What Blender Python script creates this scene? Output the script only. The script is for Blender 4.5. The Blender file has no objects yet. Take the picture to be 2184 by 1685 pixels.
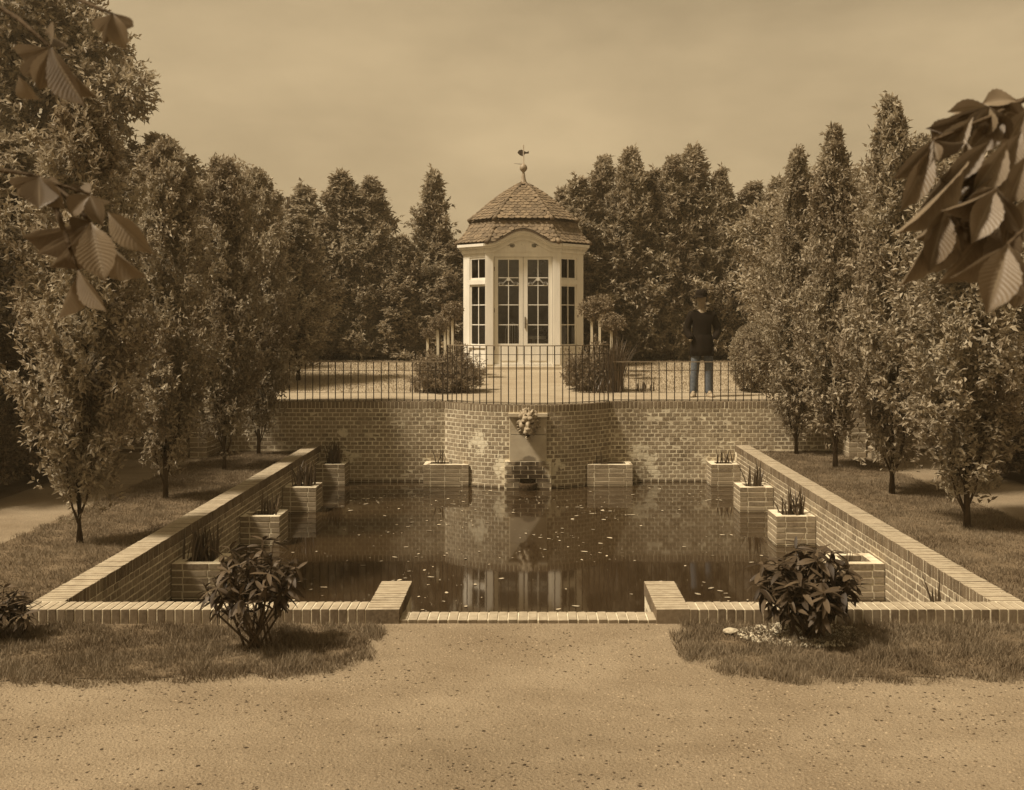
import bpy, bmesh, math, random
import numpy as np
from mathutils import Vector, Matrix, Euler

random.seed(7)
RNG = np.random.default_rng(11)
SC = bpy.context.scene
COL = SC.collection
R = math.radians

# ------------------------------------------------------------------ camera
CAMZ = 2.13
F = 2300.0
VX, VY = 1126.0, 680.0           # vanishing point of the garden's axis
cam = bpy.data.cameras.new('camera')
cam.sensor_width = 36.0
cam.lens = F / 2184.0 * 36.0
cam.shift_x = (1092.0 - VX) / 2184.0
cam.shift_y = -(842.5 - VY) / 2184.0
cam.clip_start = 0.05
cam.clip_end = 2000
cam.dof.use_dof = True
cam.dof.focus_distance = 15.0
cam.dof.aperture_fstop = 9.0
camo = bpy.data.objects.new('camera', cam)
camo.location = (0, 0, CAMZ)
camo.rotation_euler = (R(90), 0, 0)
COL.objects.link(camo)
SC.camera = camo

def at(px, py, D):
    return Vector(((px - VX) * D / F, D, CAMZ - (py - VY) * D / F))

# ------------------------------------------------------------------ light
TO_SUN = Vector((-0.50, -0.22, 0.84)).normalized()
sun = bpy.data.lights.new('sun', 'SUN')
sun.energy = 2.3
sun.angle = R(8.0)
sun.color = (1.0, 0.87, 0.68)
suno = bpy.data.objects.new('sun', sun)
suno.rotation_euler = TO_SUN.to_track_quat('Z', 'Y').to_euler()
suno.location = (-20, -8, 40)
COL.objects.link(suno)

W_ = bpy.data.worlds.new('World')
SC.world = W_
W_.use_nodes = True
wn, wl = W_.node_tree.nodes, W_.node_tree.links
wn.clear()
wo = wn.new('ShaderNodeOutputWorld')
bg = wn.new('ShaderNodeBackground')
sky = wn.new('ShaderNodeTexSky')
sky.sky_type = 'NISHITA'
sky.sun_disc = False
sky.sun_elevation = math.asin(TO_SUN.z)
sky.sun_rotation = math.atan2(TO_SUN.x, TO_SUN.y)
sky.air_density = 1.0
sky.dust_density = 3.0
bw = wn.new('ShaderNodeRGBToBW')
wl.new(sky.outputs[0], bw.inputs[0])
tc = wn.new('ShaderNodeTexCoord')
nz = wn.new('ShaderNodeTexNoise')
nz.inputs['Scale'].default_value = 3.4
nz.inputs['Detail'].default_value = 6
nz.inputs['Roughness'].default_value = 0.55
mpw = wn.new('ShaderNodeMapping')
mpw.inputs['Scale'].default_value = (1, 1, 2.6)
wl.new(tc.outputs['Generated'], mpw.inputs[0])
wl.new(mpw.outputs[0], nz.inputs['Vector'])
mr = wn.new('ShaderNodeMapRange')
mr.inputs[1].default_value = 0.32; mr.inputs[2].default_value = 0.68
mr.inputs[3].default_value = 0.80; mr.inputs[4].default_value = 1.18
wl.new(nz.outputs[0], mr.inputs[0])
mul = wn.new('ShaderNodeMath'); mul.operation = 'MULTIPLY'
pw = wn.new('ShaderNodeMath'); pw.operation = 'POWER'; pw.inputs[1].default_value = 0.6
wl.new(bw.outputs[0], pw.inputs[0])
wl.new(pw.outputs[0], mul.inputs[0]); wl.new(mr.outputs[0], mul.inputs[1])
tint = wn.new('ShaderNodeMix'); tint.data_type = 'RGBA'; tint.blend_type = 'MULTIPLY'
tint.inputs[0].default_value = 1.0
wl.new(mul.outputs[0], tint.inputs[6])
tint.inputs[7].default_value = (1.0, 0.76, 0.44, 1)
wl.new(tint.outputs[2], bg.inputs[0])
bg.inputs[1].default_value = 0.096
wl.new(bg.outputs[0], wo.inputs[0])

SC.view_settings.view_transform = 'Standard'
SC.view_settings.look = 'None'
SC.view_settings.exposure = 1.46
SC.view_settings.gamma = 1.0
SC.cycles.max_bounces = 6
SC.cycles.transparent_max_bounces = 12
SC.cycles.use_denoising = True

# ------------------------------------------------------------------ helpers
def sep(v):
    """tone of a sepia print: darks redder, lights paler"""
    t = min(1.0, max(0.0, (v - 0.02) / 0.6)) ** 0.45
    return (v, v * (0.56 + 0.34 * t), v * (0.22 + 0.46 * t), 1)

MATS = {}
def node(nt, typ, **kw):
    n = nt.nodes.new(typ)
    for k, v in kw.items():
        setattr(n, k, v)
    return n

def new_mat(name):
    m = bpy.data.materials.new(name)
    m.use_nodes = True
    nt = m.node_tree
    b = nt.nodes.get('Principled BSDF')
    MATS[name] = m
    return m, nt, b

def noise(nt, scale, detail=3, vec=None, stretch=None):
    n = node(nt, 'ShaderNodeTexNoise')
    n.inputs['Scale'].default_value = scale
    n.inputs['Detail'].default_value = detail
    if vec is None:
        vec = node(nt, 'ShaderNodeNewGeometry').outputs['Position']
    if stretch:
        mp = node(nt, 'ShaderNodeMapping')
        mp.inputs['Scale'].default_value = stretch
        nt.links.new(vec, mp.inputs[0]); vec = mp.outputs[0]
    nt.links.new(vec, n.inputs['Vector'])
    return n.outputs[0]

def rng(nt, val, a, b, c, d):
    m = node(nt, 'ShaderNodeMapRange')
    for i, x in enumerate((a, b, c, d)):
        m.inputs[i + 1].default_value = x
    nt.links.new(val, m.inputs[0])
    return m.outputs[0]

def mixc(nt, fac, a, b, blend='MIX'):
    m = node(nt, 'ShaderNodeMix', data_type='RGBA', blend_type=blend)
    if isinstance(fac, (int, float)): m.inputs[0].default_value = fac
    else: nt.links.new(fac, m.inputs[0])
    for i, x in ((6, a), (7, b)):
        if isinstance(x, tuple): m.inputs[i].default_value = x
        else: nt.links.new(x, m.inputs[i])
    return m.outputs[2]

def mth(nt, op, a, b=None):
    m = node(nt, 'ShaderNodeMath', operation=op)
    for i, x in enumerate((a, b)):
        if x is None: continue
        if isinstance(x, (int, float)): m.inputs[i].default_value = x
        else: nt.links.new(x, m.inputs[i])
    return m.outputs[0]

def rand(nt):
    """a random number for each object and for each loose piece of a mesh"""
    g = node(nt, 'ShaderNodeNewGeometry').outputs['Random Per Island']
    o = node(nt, 'ShaderNodeObjectInfo').outputs['Random']
    return mth(nt, 'FRACT', mth(nt, 'ADD', g, o))

def bump(nt, b, h, strength=0.5, dist=0.01):
    n = node(nt, 'ShaderNodeBump')
    n.inputs['Strength'].default_value = strength
    n.inputs['Distance'].default_value = dist
    nt.links.new(h, n.inputs['Height'])
    nt.links.new(n.outputs[0], b.inputs['Normal'])

def simple(name, lo, hi, rough=0.8, scale=10, bs=None, bstr=0.4, bdist=0.005, spec=0.25, rnd=0.0, detail=4, stretch=None, metal=0, pale=0.0):
    m, nt, b = new_mat(name)
    tone = lambda v: tuple(a_ + (g_ - a_) * pale for a_, g_ in zip(sep(v), (v, v * .96, v * .88, 1)))
    c = mixc(nt, rng(nt, noise(nt, scale, detail, stretch=stretch), 0.3, 0.7, 0, 1), tone(lo), tone(hi))
    if rnd:
        v = rng(nt, rand(nt), 0, 1, 1 - rnd, 1 + rnd)
        cc = node(nt, 'ShaderNodeCombineColor')
        for i in range(3): nt.links.new(v, cc.inputs[i])
        c = mixc(nt, 1.0, c, cc.outputs[0], 'MULTIPLY')
    nt.links.new(c, b.inputs['Base Color'])
    b.inputs['Roughness'].default_value = rough
    b.inputs['Specular IOR Level'].default_value = spec
    b.inputs['Metallic'].default_value = metal
    if bs: bump(nt, b, noise(nt, bs, 4), bstr, bdist)
    return m

def spot(nt, p, r, soft=0.6):
    """irregular patch around a point of the world"""
    g = node(nt, 'ShaderNodeNewGeometry').outputs['Position']
    d = node(nt, 'ShaderNodeVectorMath', operation='DISTANCE')
    nt.links.new(g, d.inputs[0]); d.inputs[1].default_value = p
    dd = mth(nt, 'ADD', d.outputs['Value'], rng(nt, noise(nt, 9, 4), 0.3, 0.7, -r * soft, r * soft))
    return rng(nt, dd, r * 0.75, r * 1.05, 1, 0)

def brick_mat(name, lo, hi, bloom=0.25, spots=(), low_band=False, dark_spots=(), pale_top=0):
    m, nt, b = new_mat(name)
    r = rand(nt)
    c = mixc(nt, r, sep(lo), sep(hi))
    dk = rng(nt, r, 0.80, 0.86, 0, 0.6)
    c = mixc(nt, dk, c, sep(lo * 0.5))
    c = mixc(nt, rng(nt, r, 0.16, 0.10, 0, 0.5), c, sep(hi * 1.35))
    c = mixc(nt, rng(nt, noise(nt, 1.4, 5), 0.5, 0.66, 0, 0.4), c, sep(lo * 0.6))
    n1 = noise(nt, 38, 4)
    c = mixc(nt, rng(nt, n1, 0.35, 0.75, 0, 0.45), c, sep(hi * 1.5))
    # lime bloom washed out of the joints
    n2 = noise(nt, 2.1, 5)
    bl = mth(nt, 'MULTIPLY', rng(nt, n2, 0.52, 0.72, 0, 1), bloom)
    pale = sep(0.40)
    c = mixc(nt, bl, c, pale)
    for p, rr in spots:
        c = mixc(nt, mth(nt, 'MULTIPLY', spot(nt, p, rr, 0.8), 0.85), c, sep(0.66))
    for p, rr in dark_spots:
        c = mixc(nt, mth(nt, 'MULTIPLY', spot(nt, p, rr, 0.4), 0.75), c, sep(0.035))
    if low_band:
        z = node(nt, 'ShaderNodeSeparateXYZ')
        nt.links.new(node(nt, 'ShaderNodeNewGeometry').outputs['Position'], z.inputs[0])
        zz = mth(nt, 'ADD', z.outputs[2], rng(nt, noise(nt, 3, 3), 0.3, 0.7, -0.08, 0.08))
        c = mixc(nt, rng(nt, zz, -0.42, -0.30, 0.5, 0), c, sep(0.30))
        c = mixc(nt, rng(nt, z.outputs[2], -0.475, -0.455, 0.8, 0), c, sep(0.05))
    if pale_top:          # upward faces of treads and copings are mixed paler by their normal
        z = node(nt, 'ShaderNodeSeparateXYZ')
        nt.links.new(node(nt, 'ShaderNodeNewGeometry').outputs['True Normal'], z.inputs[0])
        wr = mth(nt, 'MULTIPLY', rng(nt, z.outputs[2], 0.6, 0.95, 0, 1), rng(nt, noise(nt, 16, 4), 0.3, 0.65, pale_top * 0.55, pale_top))
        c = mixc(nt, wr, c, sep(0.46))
    nt.links.new(c, b.inputs['Base Color'])
    b.inputs['Roughness'].default_value = 0.85
    b.inputs['Specular IOR Level'].default_value = 0.2
    bump(nt, b, noise(nt, 90, 4), 0.5, 0.003)
    return m

def leaf_mat(name, lo, hi, rough=0.5, trans=0.25, spec=0.35, patch=0.0):
    m, nt, b = new_mat(name)
    c = mixc(nt, rand(nt), sep(lo), sep(hi))
    if patch:
        c = mixc(nt, mth(nt, 'MULTIPLY', rng(nt, noise(nt, 1.3, 3), 0.4, 0.62, 0, 1), patch), c, sep(hi * 1.5))
    nt.links.new(c, b.inputs['Base Color'])
    b.inputs['Roughness'].default_value = rough
    b.inputs['Specular IOR Level'].default_value = spec
    if trans:
        t = node(nt, 'ShaderNodeBsdfTranslucent')
        nt.links.new(c, t.inputs[0])
        mx = node(nt, 'ShaderNodeMixShader'); mx.inputs[0].default_value = trans
        nt.links.new(b.outputs[0], mx.inputs[1]); nt.links.new(t.outputs[0], mx.inputs[2])
        nt.links.new(mx.outputs[0], nt.nodes['Material Output'].inputs[0])
    return m

FX, FY = 0.0, 16.60
brick_mat('brick_pool', 0.14, 0.27, 0.35, low_band=True)
brick_mat('brick_wall', 0.15, 0.29, 0.42, low_band=True,
          spots=[((1.80, 17.3, -0.05), 0.15), ((1.95, 17.3, -0.2), 0.16), ((2.05, 17.3, -0.33), 0.11), ((-3.0, 17.3, 0.3), 0.08), ((2.5, 17.3, 0.25), 0.07), ((-2.0, 17.3, 0.42), 0.07), ((-2.85, 17.3, -0.08), 0.10),
                 ((0.42, 16.7, -0.17), 0.12), ((-0.40, 16.7, -0.15), 0.12), ((-0.75, 16.9, 0.2), 0.16), ((2.9, 17.3, -0.2), 0.1)],
          dark_spots=[((0, 16.6, -0.30), 0.24)])
brick_mat('brick_plinth', 0.12, 0.22, 0.3, low_band=True, spots=[((0.38, 16.6, -0.2), 0.14), ((-0.37, 16.6, -0.12), 0.12)],
          dark_spots=[((0, 16.57, -0.24), 0.30), ((0, 16.57, -0.42), 0.34), ((0, 16.57, -0.36), 0.25)])
brick_mat('brick_coping', 0.09, 0.17, 0.25, pale_top=0.7)
brick_mat('brick_terrace_coping', 0.12, 0.21, 0.15)
simple('mortar', 0.42, 0.72, 0.95, 7, 60, 0.6, 0.006, spec=0.1, detail=6)
simple('soil', 0.03, 0.06, 0.95, 30, 60, 0.8, 0.02, spec=0.1)
simple('moss', 0.02, 0.07, 0.95, 30, 50, 0.8, 0.012, spec=0.1)
simple('stone', 0.34, 0.46, 0.85, 5, 40, 0.4, 0.004, spec=0.2)
simple('lion_stone', 0.20, 0.40, 0.85, 22, 60, 0.6, 0.006, spec=0.2)
simple('white_paint', 0.62, 0.74, 0.55, 2.2, 25, 0.12, 0.003, spec=0.3, stretch=(3, 3, 0.6), pale=0.7)
simple('tile', 0.11, 0.19, 0.75, 20, 60, 0.4, 0.004, spec=0.25, rnd=0.28)
simple('tile_deck', 0.06, 0.09, 0.9, 20)
simple('lead', 0.20, 0.30, 0.55, 8, spec=0.4)
simple('iron', 0.025, 0.05, 0.55, 30, 80, 0.3, 0.002, spec=0.4)
simple('rail_top', 0.16, 0.24, 0.5, 30, spec=0.4)
simple('bark', 0.05, 0.10, 0.9, 18, 40, 0.9, 0.012, spec=0.15, stretch=(1, 1, 0.25))
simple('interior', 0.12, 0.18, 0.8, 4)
simple('brass', 0.05, 0.09, 0.4, 30, spec=0.5)
simple('stake', 0.5, 0.62, 0.8, 12, stretch=(1, 1, 0.2))
simple('cloth_dark', 0.005, 0.011, 0.9, 25, 80, 0.4, 0.004, spec=0.15)
simple('skin', 0.22, 0.28, 0.6, 20)
simple('shoe', 0.26, 0.32, 0.6, 20)
m, nt, b = new_mat('denim')
nt.links.new(mixc(nt, rng(nt, noise(nt, 30, 4), 0.35, 0.65, 0, 1), (0.06, 0.07, 0.085, 1), (0.10, 0.11, 0.12, 1)), b.inputs['Base Color'])
b.inputs['Roughness'].default_value = 0.9
for nm, c in (('shoe', (0.42, 0.24, 0.10, 1)),):
    pass
simple('mulch', 0.35, 0.62, 0.9, 30, 40, 0.6, 0.01, spec=0.1, rnd=0.25)
simple('petal', 0.25, 0.5, 0.7, 30, rnd=0.4)
simple('debris', 0.02, 0.07, 0.9, 40, rnd=0.3)
simple('pebble', 0.14, 0.29, 0.9, 60, rnd=0.35)
leaf_mat('leaf_tree', 0.14, 0.40, 0.58, 0.38, 0.32, patch=0.3)
leaf_mat('leaf_dark', 0.13, 0.30, 0.5, 0.35, 0.35)
leaf_mat('leaf_ever', 0.13, 0.39, 0.6, 0.35, 0.25, patch=0.3)
leaf_mat('leaf_big', 0.15, 0.40, 0.5, 0.36, 0.35, patch=0.3)
leaf_mat('leaf_shrub', 0.14, 0.32, 0.6, 0.2, 0.25)
leaf_mat('leaf_bush', 0.025, 0.10, 0.58, 0.15, 0.25)
leaf_mat('leaf_chestnut_far', 0.10, 0.2, 0.5, 0.3, 0.35)
leaf_mat('reed', 0.05, 0.11, 0.45, 0.15, 0.4)
leaf_mat('grass', 0.08, 0.23, 0.7, 0.25, 0.15, patch=0.35)
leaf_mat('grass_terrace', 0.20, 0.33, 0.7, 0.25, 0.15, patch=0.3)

# chestnut leaf with pale side veins
m, nt, b = new_mat('leaf_chestnut')
c = mixc(nt, rand(nt), sep(0.10), sep(0.21))
uv = node(nt, 'ShaderNodeUVMap').outputs[0]
sx = node(nt, 'ShaderNodeSeparateXYZ'); nt.links.new(uv, sx.inputs[0])
ax = mth(nt, 'ABSOLUTE', mth(nt, 'SUBTRACT', sx.outputs[0], 0.5))
v = mth(nt, 'SINE', mth(nt, 'MULTIPLY', mth(nt, 'SUBTRACT', sx.outputs[1], mth(nt, 'MULTIPLY', ax, 0.5)), 95.0))
c = mixc(nt, rng(nt, noise(nt, 30, 4), 0.5, 0.75, 0, 0.5), c, sep(0.08))
c = mixc(nt, rng(nt, v, 0.80, 1.0, 0, 0.13), c, sep(0.28))
c = mixc(nt, rng(nt, ax, 0.012, 0.03, 0.5, 0), c, sep(0.32))
nt.links.new(c, b.inputs['Base Color'])
b.inputs['Roughness'].default_value = 0.5
b.inputs['Specular IOR Level'].default_value = 0.35
bump(nt, b, v, 0.16, 0.002)
t = node(nt, 'ShaderNodeBsdfTranslucent'); nt.links.new(c, t.inputs[0])
mx = node(nt, 'ShaderNodeMixShader'); mx.inputs[0].default_value = 0.22
nt.links.new(b.outputs[0], mx.inputs[1]); nt.links.new(t.outputs[0], mx.inputs[2])
nt.links.new(mx.outputs[0], nt.nodes['Material Output'].inputs[0])

# gravel
def gravel_mat(name, lo, hi):
    m, nt, b = new_mat(name)
    c = mixc(nt, rng(nt, noise(nt, 1.2, 5), 0.3, 0.7, 0, 1), sep(lo), sep(hi))
    c = mixc(nt, rng(nt, noise(nt, 55, 3), 0.35, 0.7, 0.0, 0.4), c, sep(hi * 1.25))
    c = mixc(nt, rng(nt, noise(nt, 2.5, 5, stretch=(0.5, 1.6, 1)), 0.42, 0.7, 0.0, 0.25), c, sep(lo * 0.55))
    c = mixc(nt, rng(nt, noise(nt, 24, 4), 0.66, 0.74, 0.0, 0.5), c, sep(lo * 0.35))
    c = mixc(nt, rng(nt, noise(nt, 170, 3), 0.35, 0.65, 0.0, 0.5), c, sep(lo * 0.6))
    c = mixc(nt, rng(nt, noise(nt, 70, 2), 0.64, 0.70, 0.0, 0.7), c, sep(lo * 0.3))
    nt.links.new(c, b.inputs['Base Color'])
    b.inputs['Roughness'].default_value = 0.95
    b.inputs['Specular IOR Level'].default_value = 0.1
    h = mth(nt, 'ADD', noise(nt, 60, 4), mth(nt, 'MULTIPLY', noise(nt, 6, 4), 1.5))
    bump(nt, b, h, 0.9, 0.016)
    return m
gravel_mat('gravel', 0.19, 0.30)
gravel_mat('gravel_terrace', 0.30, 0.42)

def lawn_mat(name, lo, hi):
    m, nt, b = new_mat(name)
    c = mixc(nt, rng(nt, noise(nt, 3.0, 5), 0.3, 0.7, 0, 1), sep(lo), sep(hi))
    c = mixc(nt, rng(nt, noise(nt, 60, 3), 0.35, 0.7, 0, 0.5), c, sep(hi * 1.3))
    nt.links.new(c, b.inputs['Base Color'])
    b.inputs['Roughness'].default_value = 0.95
    b.inputs['Specular IOR Level'].default_value = 0.1
    bump(nt, b, noise(nt, 70, 4), 0.8, 0.02)
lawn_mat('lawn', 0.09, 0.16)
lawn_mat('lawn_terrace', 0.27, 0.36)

# pond water: murky, lightly rippled
m, nt, b = new_mat('water')
b.inputs['Base Color'].default_value = sep(0.03)
b.inputs['Roughness'].default_value = 0.045
b.inputs['IOR'].default_value = 1.45
b.inputs['Specular IOR Level'].default_value = 1.0
bump(nt, b, noise(nt, 5.0, 3, stretch=(1, 0.5, 1)), 0.035, 0.01)

m, nt, b = new_mat('glass')
tr = node(nt, 'ShaderNodeBsdfTransparent'); tr.inputs[0].default_value = (0.9, 0.9, 0.9, 1)
gl = node(nt, 'ShaderNodeBsdfGlossy'); gl.inputs['Roughness'].default_value = 0.02
fr = node(nt, 'ShaderNodeFresnel'); fr.inputs[0].default_value = 1.5
mx = node(nt, 'ShaderNodeMixShader')
nt.links.new(fr.outputs[0], mx.inputs[0]); nt.links.new(tr.outputs[0], mx.inputs[1]); nt.links.new(gl.outputs[0], mx.inputs[2])
nt.links.new(mx.outputs[0], nt.nodes['Material Output'].inputs[0])

WM = {}     # world matrix of every object, kept here so that no depsgraph update is needed
def link(o, parent=None, M=None):
    COL.objects.link(o)
    M = M if M is not None else Matrix()
    WM[o] = M
    if parent is not None:
        o.parent = parent
        o.matrix_basis = WM[parent].inverted() @ M
    else:
        o.matrix_basis = M
    return o

def mesh_of(name, V, Fc, mat, smooth=False):
    me = bpy.data.meshes.new(name)
    me.from_pydata([tuple(v) for v in V], [], [tuple(f) for f in Fc])
    me.materials.append(MATS[mat])
    if smooth:
        me.polygons.foreach_set('use_smooth', [True] * len(me.polygons))
    me.update()
    return me

def np_mesh(name, V, tris, mat, smooth=False):
    me = bpy.data.meshes.new(name)
    V = np.ascontiguousarray(V, np.float32); tris = np.ascontiguousarray(tris, np.int32)
    n, k = tris.shape
    me.vertices.add(len(V)); me.vertices.foreach_set('co', V.ravel())
    me.loops.add(n * k); me.loops.foreach_set('vertex_index', tris.ravel())
    me.polygons.add(n)
    me.polygons.foreach_set('loop_start', np.arange(0, n * k, k, dtype=np.int32))
    me.polygons.foreach_set('loop_total', np.full(n, k, np.int32))
    me.polygons.foreach_set('use_smooth', np.full(n, bool(smooth)))
    me.materials.append(MATS[mat])
    me.update(calc_edges=True)
    return me

def put(name, me, parent=None, M=None):
    return link(bpy.data.objects.new(name, me), parent, M)

def tag(o, label=None, cat=None, group=None, kind=None):
    if label: o['label'] = label
    if cat: o['category'] = cat
    if group: o['group'] = group
    if kind: o['kind'] = kind
    return o

def thing(name, loc, label, cat, group=None):
    o = bpy.data.objects.new(name, None)
    o.empty_display_size = 0.1
    link(o, None, Matrix.Translation(Vector(loc)))
    return tag(o, label, cat, group)

def T(x, y, z): return Matrix.Translation(Vector((x, y, z)))
def RZ(a): return Matrix.Rotation(a, 4, 'Z')

class MB:
    """gathers shapes into one mesh"""
    def __init__(s): s.V = []; s.F = []
    def add(s, V, Fc):
        o = len(s.V); s.V += [Vector(v) for v in V]; s.F += [tuple(i + o for i in f) for f in Fc]
    def box(s, x0, x1, y0, y1, z0, z1, M=None):
        V = [Vector((x, y, z)) for x in (x0, x1) for y in (y0, y1) for z in (z0, z1)]
        if M is not None: V = [M @ v for v in V]
        fs = [(0, 1, 3, 2), (4, 6, 7, 5), (0, 4, 5, 1), (2, 3, 7, 6), (0, 2, 6, 4), (1, 5, 7, 3)]
        if M is not None and M.determinant() < 0: fs = [f[::-1] for f in fs]
        s.add(V, fs)
    def tube(s, pts, rad, n=8, cap=True):
        pts = [Vector(p) for p in pts]
        if not isinstance(rad, (list, tuple)): rad = [rad] * len(pts)
        V = []
        up = Vector((0, 0, 1))
        for i, p in enumerate(pts):
            d = (pts[min(i + 1, len(pts) - 1)] - pts[max(i - 1, 0)]).normalized()
            a = d.cross(up)
            if a.length < 1e-3: a = Vector((1, 0, 0))
            a.normalize(); bb = d.cross(a).normalized()
            for k in range(n):
                t = 2 * math.pi * k / n
                V.append(p + (a * math.cos(t) + bb * math.sin(t)) * rad[i])
        Fc = []
        for i in range(len(pts) - 1):
            for k in range(n):
                k2 = (k + 1) % n
                Fc.append((i * n + k, i * n + k2, (i + 1) * n + k2, (i + 1) * n + k))
        if cap:
            Fc.append(tuple(range(n))[::-1]); Fc.append(tuple((len(pts) - 1) * n + k for k in range(n)))
        s.add(V, Fc)
    def lathe(s, prof, cx, cy, n=16):
        V = []
        for r, z in prof:
            for k in range(n):
                t = 2 * math.pi * k / n
                V.append((cx + r * math.cos(t), cy + r * math.sin(t), z))
        Fc = []
        for i in range(len(prof) - 1):
            for k in range(n):
                k2 = (k + 1) % n
                Fc.append((i * n + k, i * n + k2, (i + 1) * n + k2, (i + 1) * n + k))
        s.add(V, Fc)
    def build(s, name, mat, parent=None, smooth=False):
        c = sum(s.V, Vector()) / max(1, len(s.V))
        me = mesh_of(name, [v - c for v in s.V], s.F, mat, smooth)
        return put(name, me, parent, Matrix.Translation(c))

# ---- bricks: chamfered, slightly uneven boxes
BR = {}
def brick_mesh(lx, ly, lz, mat, var=0, ch=0.0025):
    key = (round(lx, 4), round(ly, 4), round(lz, 4), mat, var)
    if key in BR: return BR[key]
    rr = random.Random(str(key))
    bm = bmesh.new()
    hx, hy, hz = lx / 2, ly / 2, lz / 2
    for sx in (-1, 1):
        for sy in (-1, 1):
            for sz in (-1, 1):
                j = [rr.uniform(-0.0014, 0.0014) for _ in range(3)]
                for k in range(3):
                    p = [sx * (hx - ch), sy * (hy - ch), sz * (hz - ch)]
                    p[k] += (sx, sy, sz)[k] * ch
                    bm.verts.new([p[i] + j[i] for i in range(3)])
    bmesh.ops.convex_hull(bm, input=bm.verts)
    bmesh.ops.triangulate(bm, faces=bm.faces)
    bmesh.ops.recalc_face_normals(bm, faces=bm.faces)
    me = bpy.data.meshes.new('brick')
    bm.to_mesh(me); bm.free()
    me.materials.append(MATS[mat])
    BR[key] = me
    return me

def tri_arrays(me):
    V = np.empty(len(me.vertices) * 3, np.float32); me.vertices.foreach_get('co', V)
    Fc = np.array([p.vertices[:] for p in me.polygons], np.int32)
    return V.reshape(-1, 3), Fc

def jit(M, a=0.0014, rot=0.008):
    return M @ Matrix.Translation(Vector([random.uniform(-a, a) for _ in range(3)])) @ Euler([random.uniform(-rot, rot) for _ in range(3)]).to_matrix().to_4x4()

def lay(parent, items, mat, name='brick', limit=300, dims=None):
    """items: (matrix, (lx,ly,lz), nearness). The nearest become parts, the rest one joined part."""
    items = sorted(items, key=lambda t: t[2])
    for M, d, _ in items[:limit]:
        put(name, brick_mesh(*d, mat, random.randrange(3)), parent, jit(M))
    rest = items[limit:]
    if rest:
        VV, FF, o = [], [], 0
        for M, d, _ in rest:
            V, Fc = tri_arrays(brick_mesh(*d, mat, random.randrange(3)))
            A = np.array(jit(M))
            VV.append(V @ A[:3, :3].T + A[:3, 3]); FF.append(Fc + o); o += len(V)
        me = np_mesh(name + '_courses', np.concatenate(VV), np.concatenate(FF), mat)
        q = put(name + '_courses', me, parent)
        q['kind'] = 'stuff'

def sheet(name, poly, z, mat, kind='structure'):
    me = mesh_of(name, [(x, y, z) for x, y in poly], [tuple(range(len(poly)))], mat)
    o = put(name, me)
    o['kind'] = kind
    return o

WZ = -0.49            # water level
TZ = 0.80             # terrace level
PW = 3.33             # half width of the pool
Y0, Y1 = 7.53, 17.35  # front of the kerb, face of the retaining wall

# ------------------------------------------------------------------ the ground
B = 260
V, Fc = [], []
def quad(x0, x1, y0, y1, z=0.0):
    o = len(V); V.extend([(x0, y0, z), (x1, y0, z), (x1, y1, z), (x0, y1, z)]); Fc.append((o, o + 1, o + 2, o + 3))
quad(-B, B, -60, Y0 + 0.1); quad(-B, -PW - 0.1, Y0 + 0.1, 17.6); quad(PW + 0.1, B, Y0 + 0.1, 17.6)
g = put('ground', mesh_of('ground', V, Fc, 'gravel')); g['kind'] = 'structure'
V, Fc = [], []
TBR = [(17.5, TZ), (19.4, TZ), (24.0, 0.99), (27.0, 1.05), (400.0, 1.05)]
def tz(y):           # the terrace rises gently towards the pavilion
    return float(np.interp(y, [t[0] for t in TBR], [t[1] for t in TBR]))
def strip(x0, x1, ys, dz=0.0):
    for a_, b_ in zip(ys, ys[1:]):
        o = len(V); V.extend([(x0, a_, tz(a_) + dz), (x1, a_, tz(a_) + dz), (x1, b_, tz(b_) + dz), (x0, b_, tz(b_) + dz)]); Fc.append((o, o + 1, o + 2, o + 3))
strip(-B, B, [18.4, 19.4, 24.0, 27.0, 400.0]); quad(-B, -1.4, 17.5, 18.4, TZ); quad(1.4, B, 17.5, 18.4, TZ)
n = 24
arcR = (1.335 ** 2 + 0.70 ** 2) / 1.4
arcC = Y1 - 0.70 + arcR
pts = []
for i in range(n + 1):
    x = -1.4 + 2.8 * i / n
    y = arcC - math.sqrt(max(0.02, (arcR - 0.12) ** 2 - min(abs(x), 1.28) ** 2))
    pts.append((x, min(y, 17.5)))
o = len(V); V.extend([(x, y, TZ) for x, y in pts]); V.extend([(1.4, 18.4, TZ), (-1.4, 18.4, TZ)]); Fc.append(tuple(range(o, o + len(pts) + 2)))
g = put('terrace_ground', mesh_of('terrace_ground', V, Fc, 'gravel_terrace')); g['kind'] = 'structure'

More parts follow.
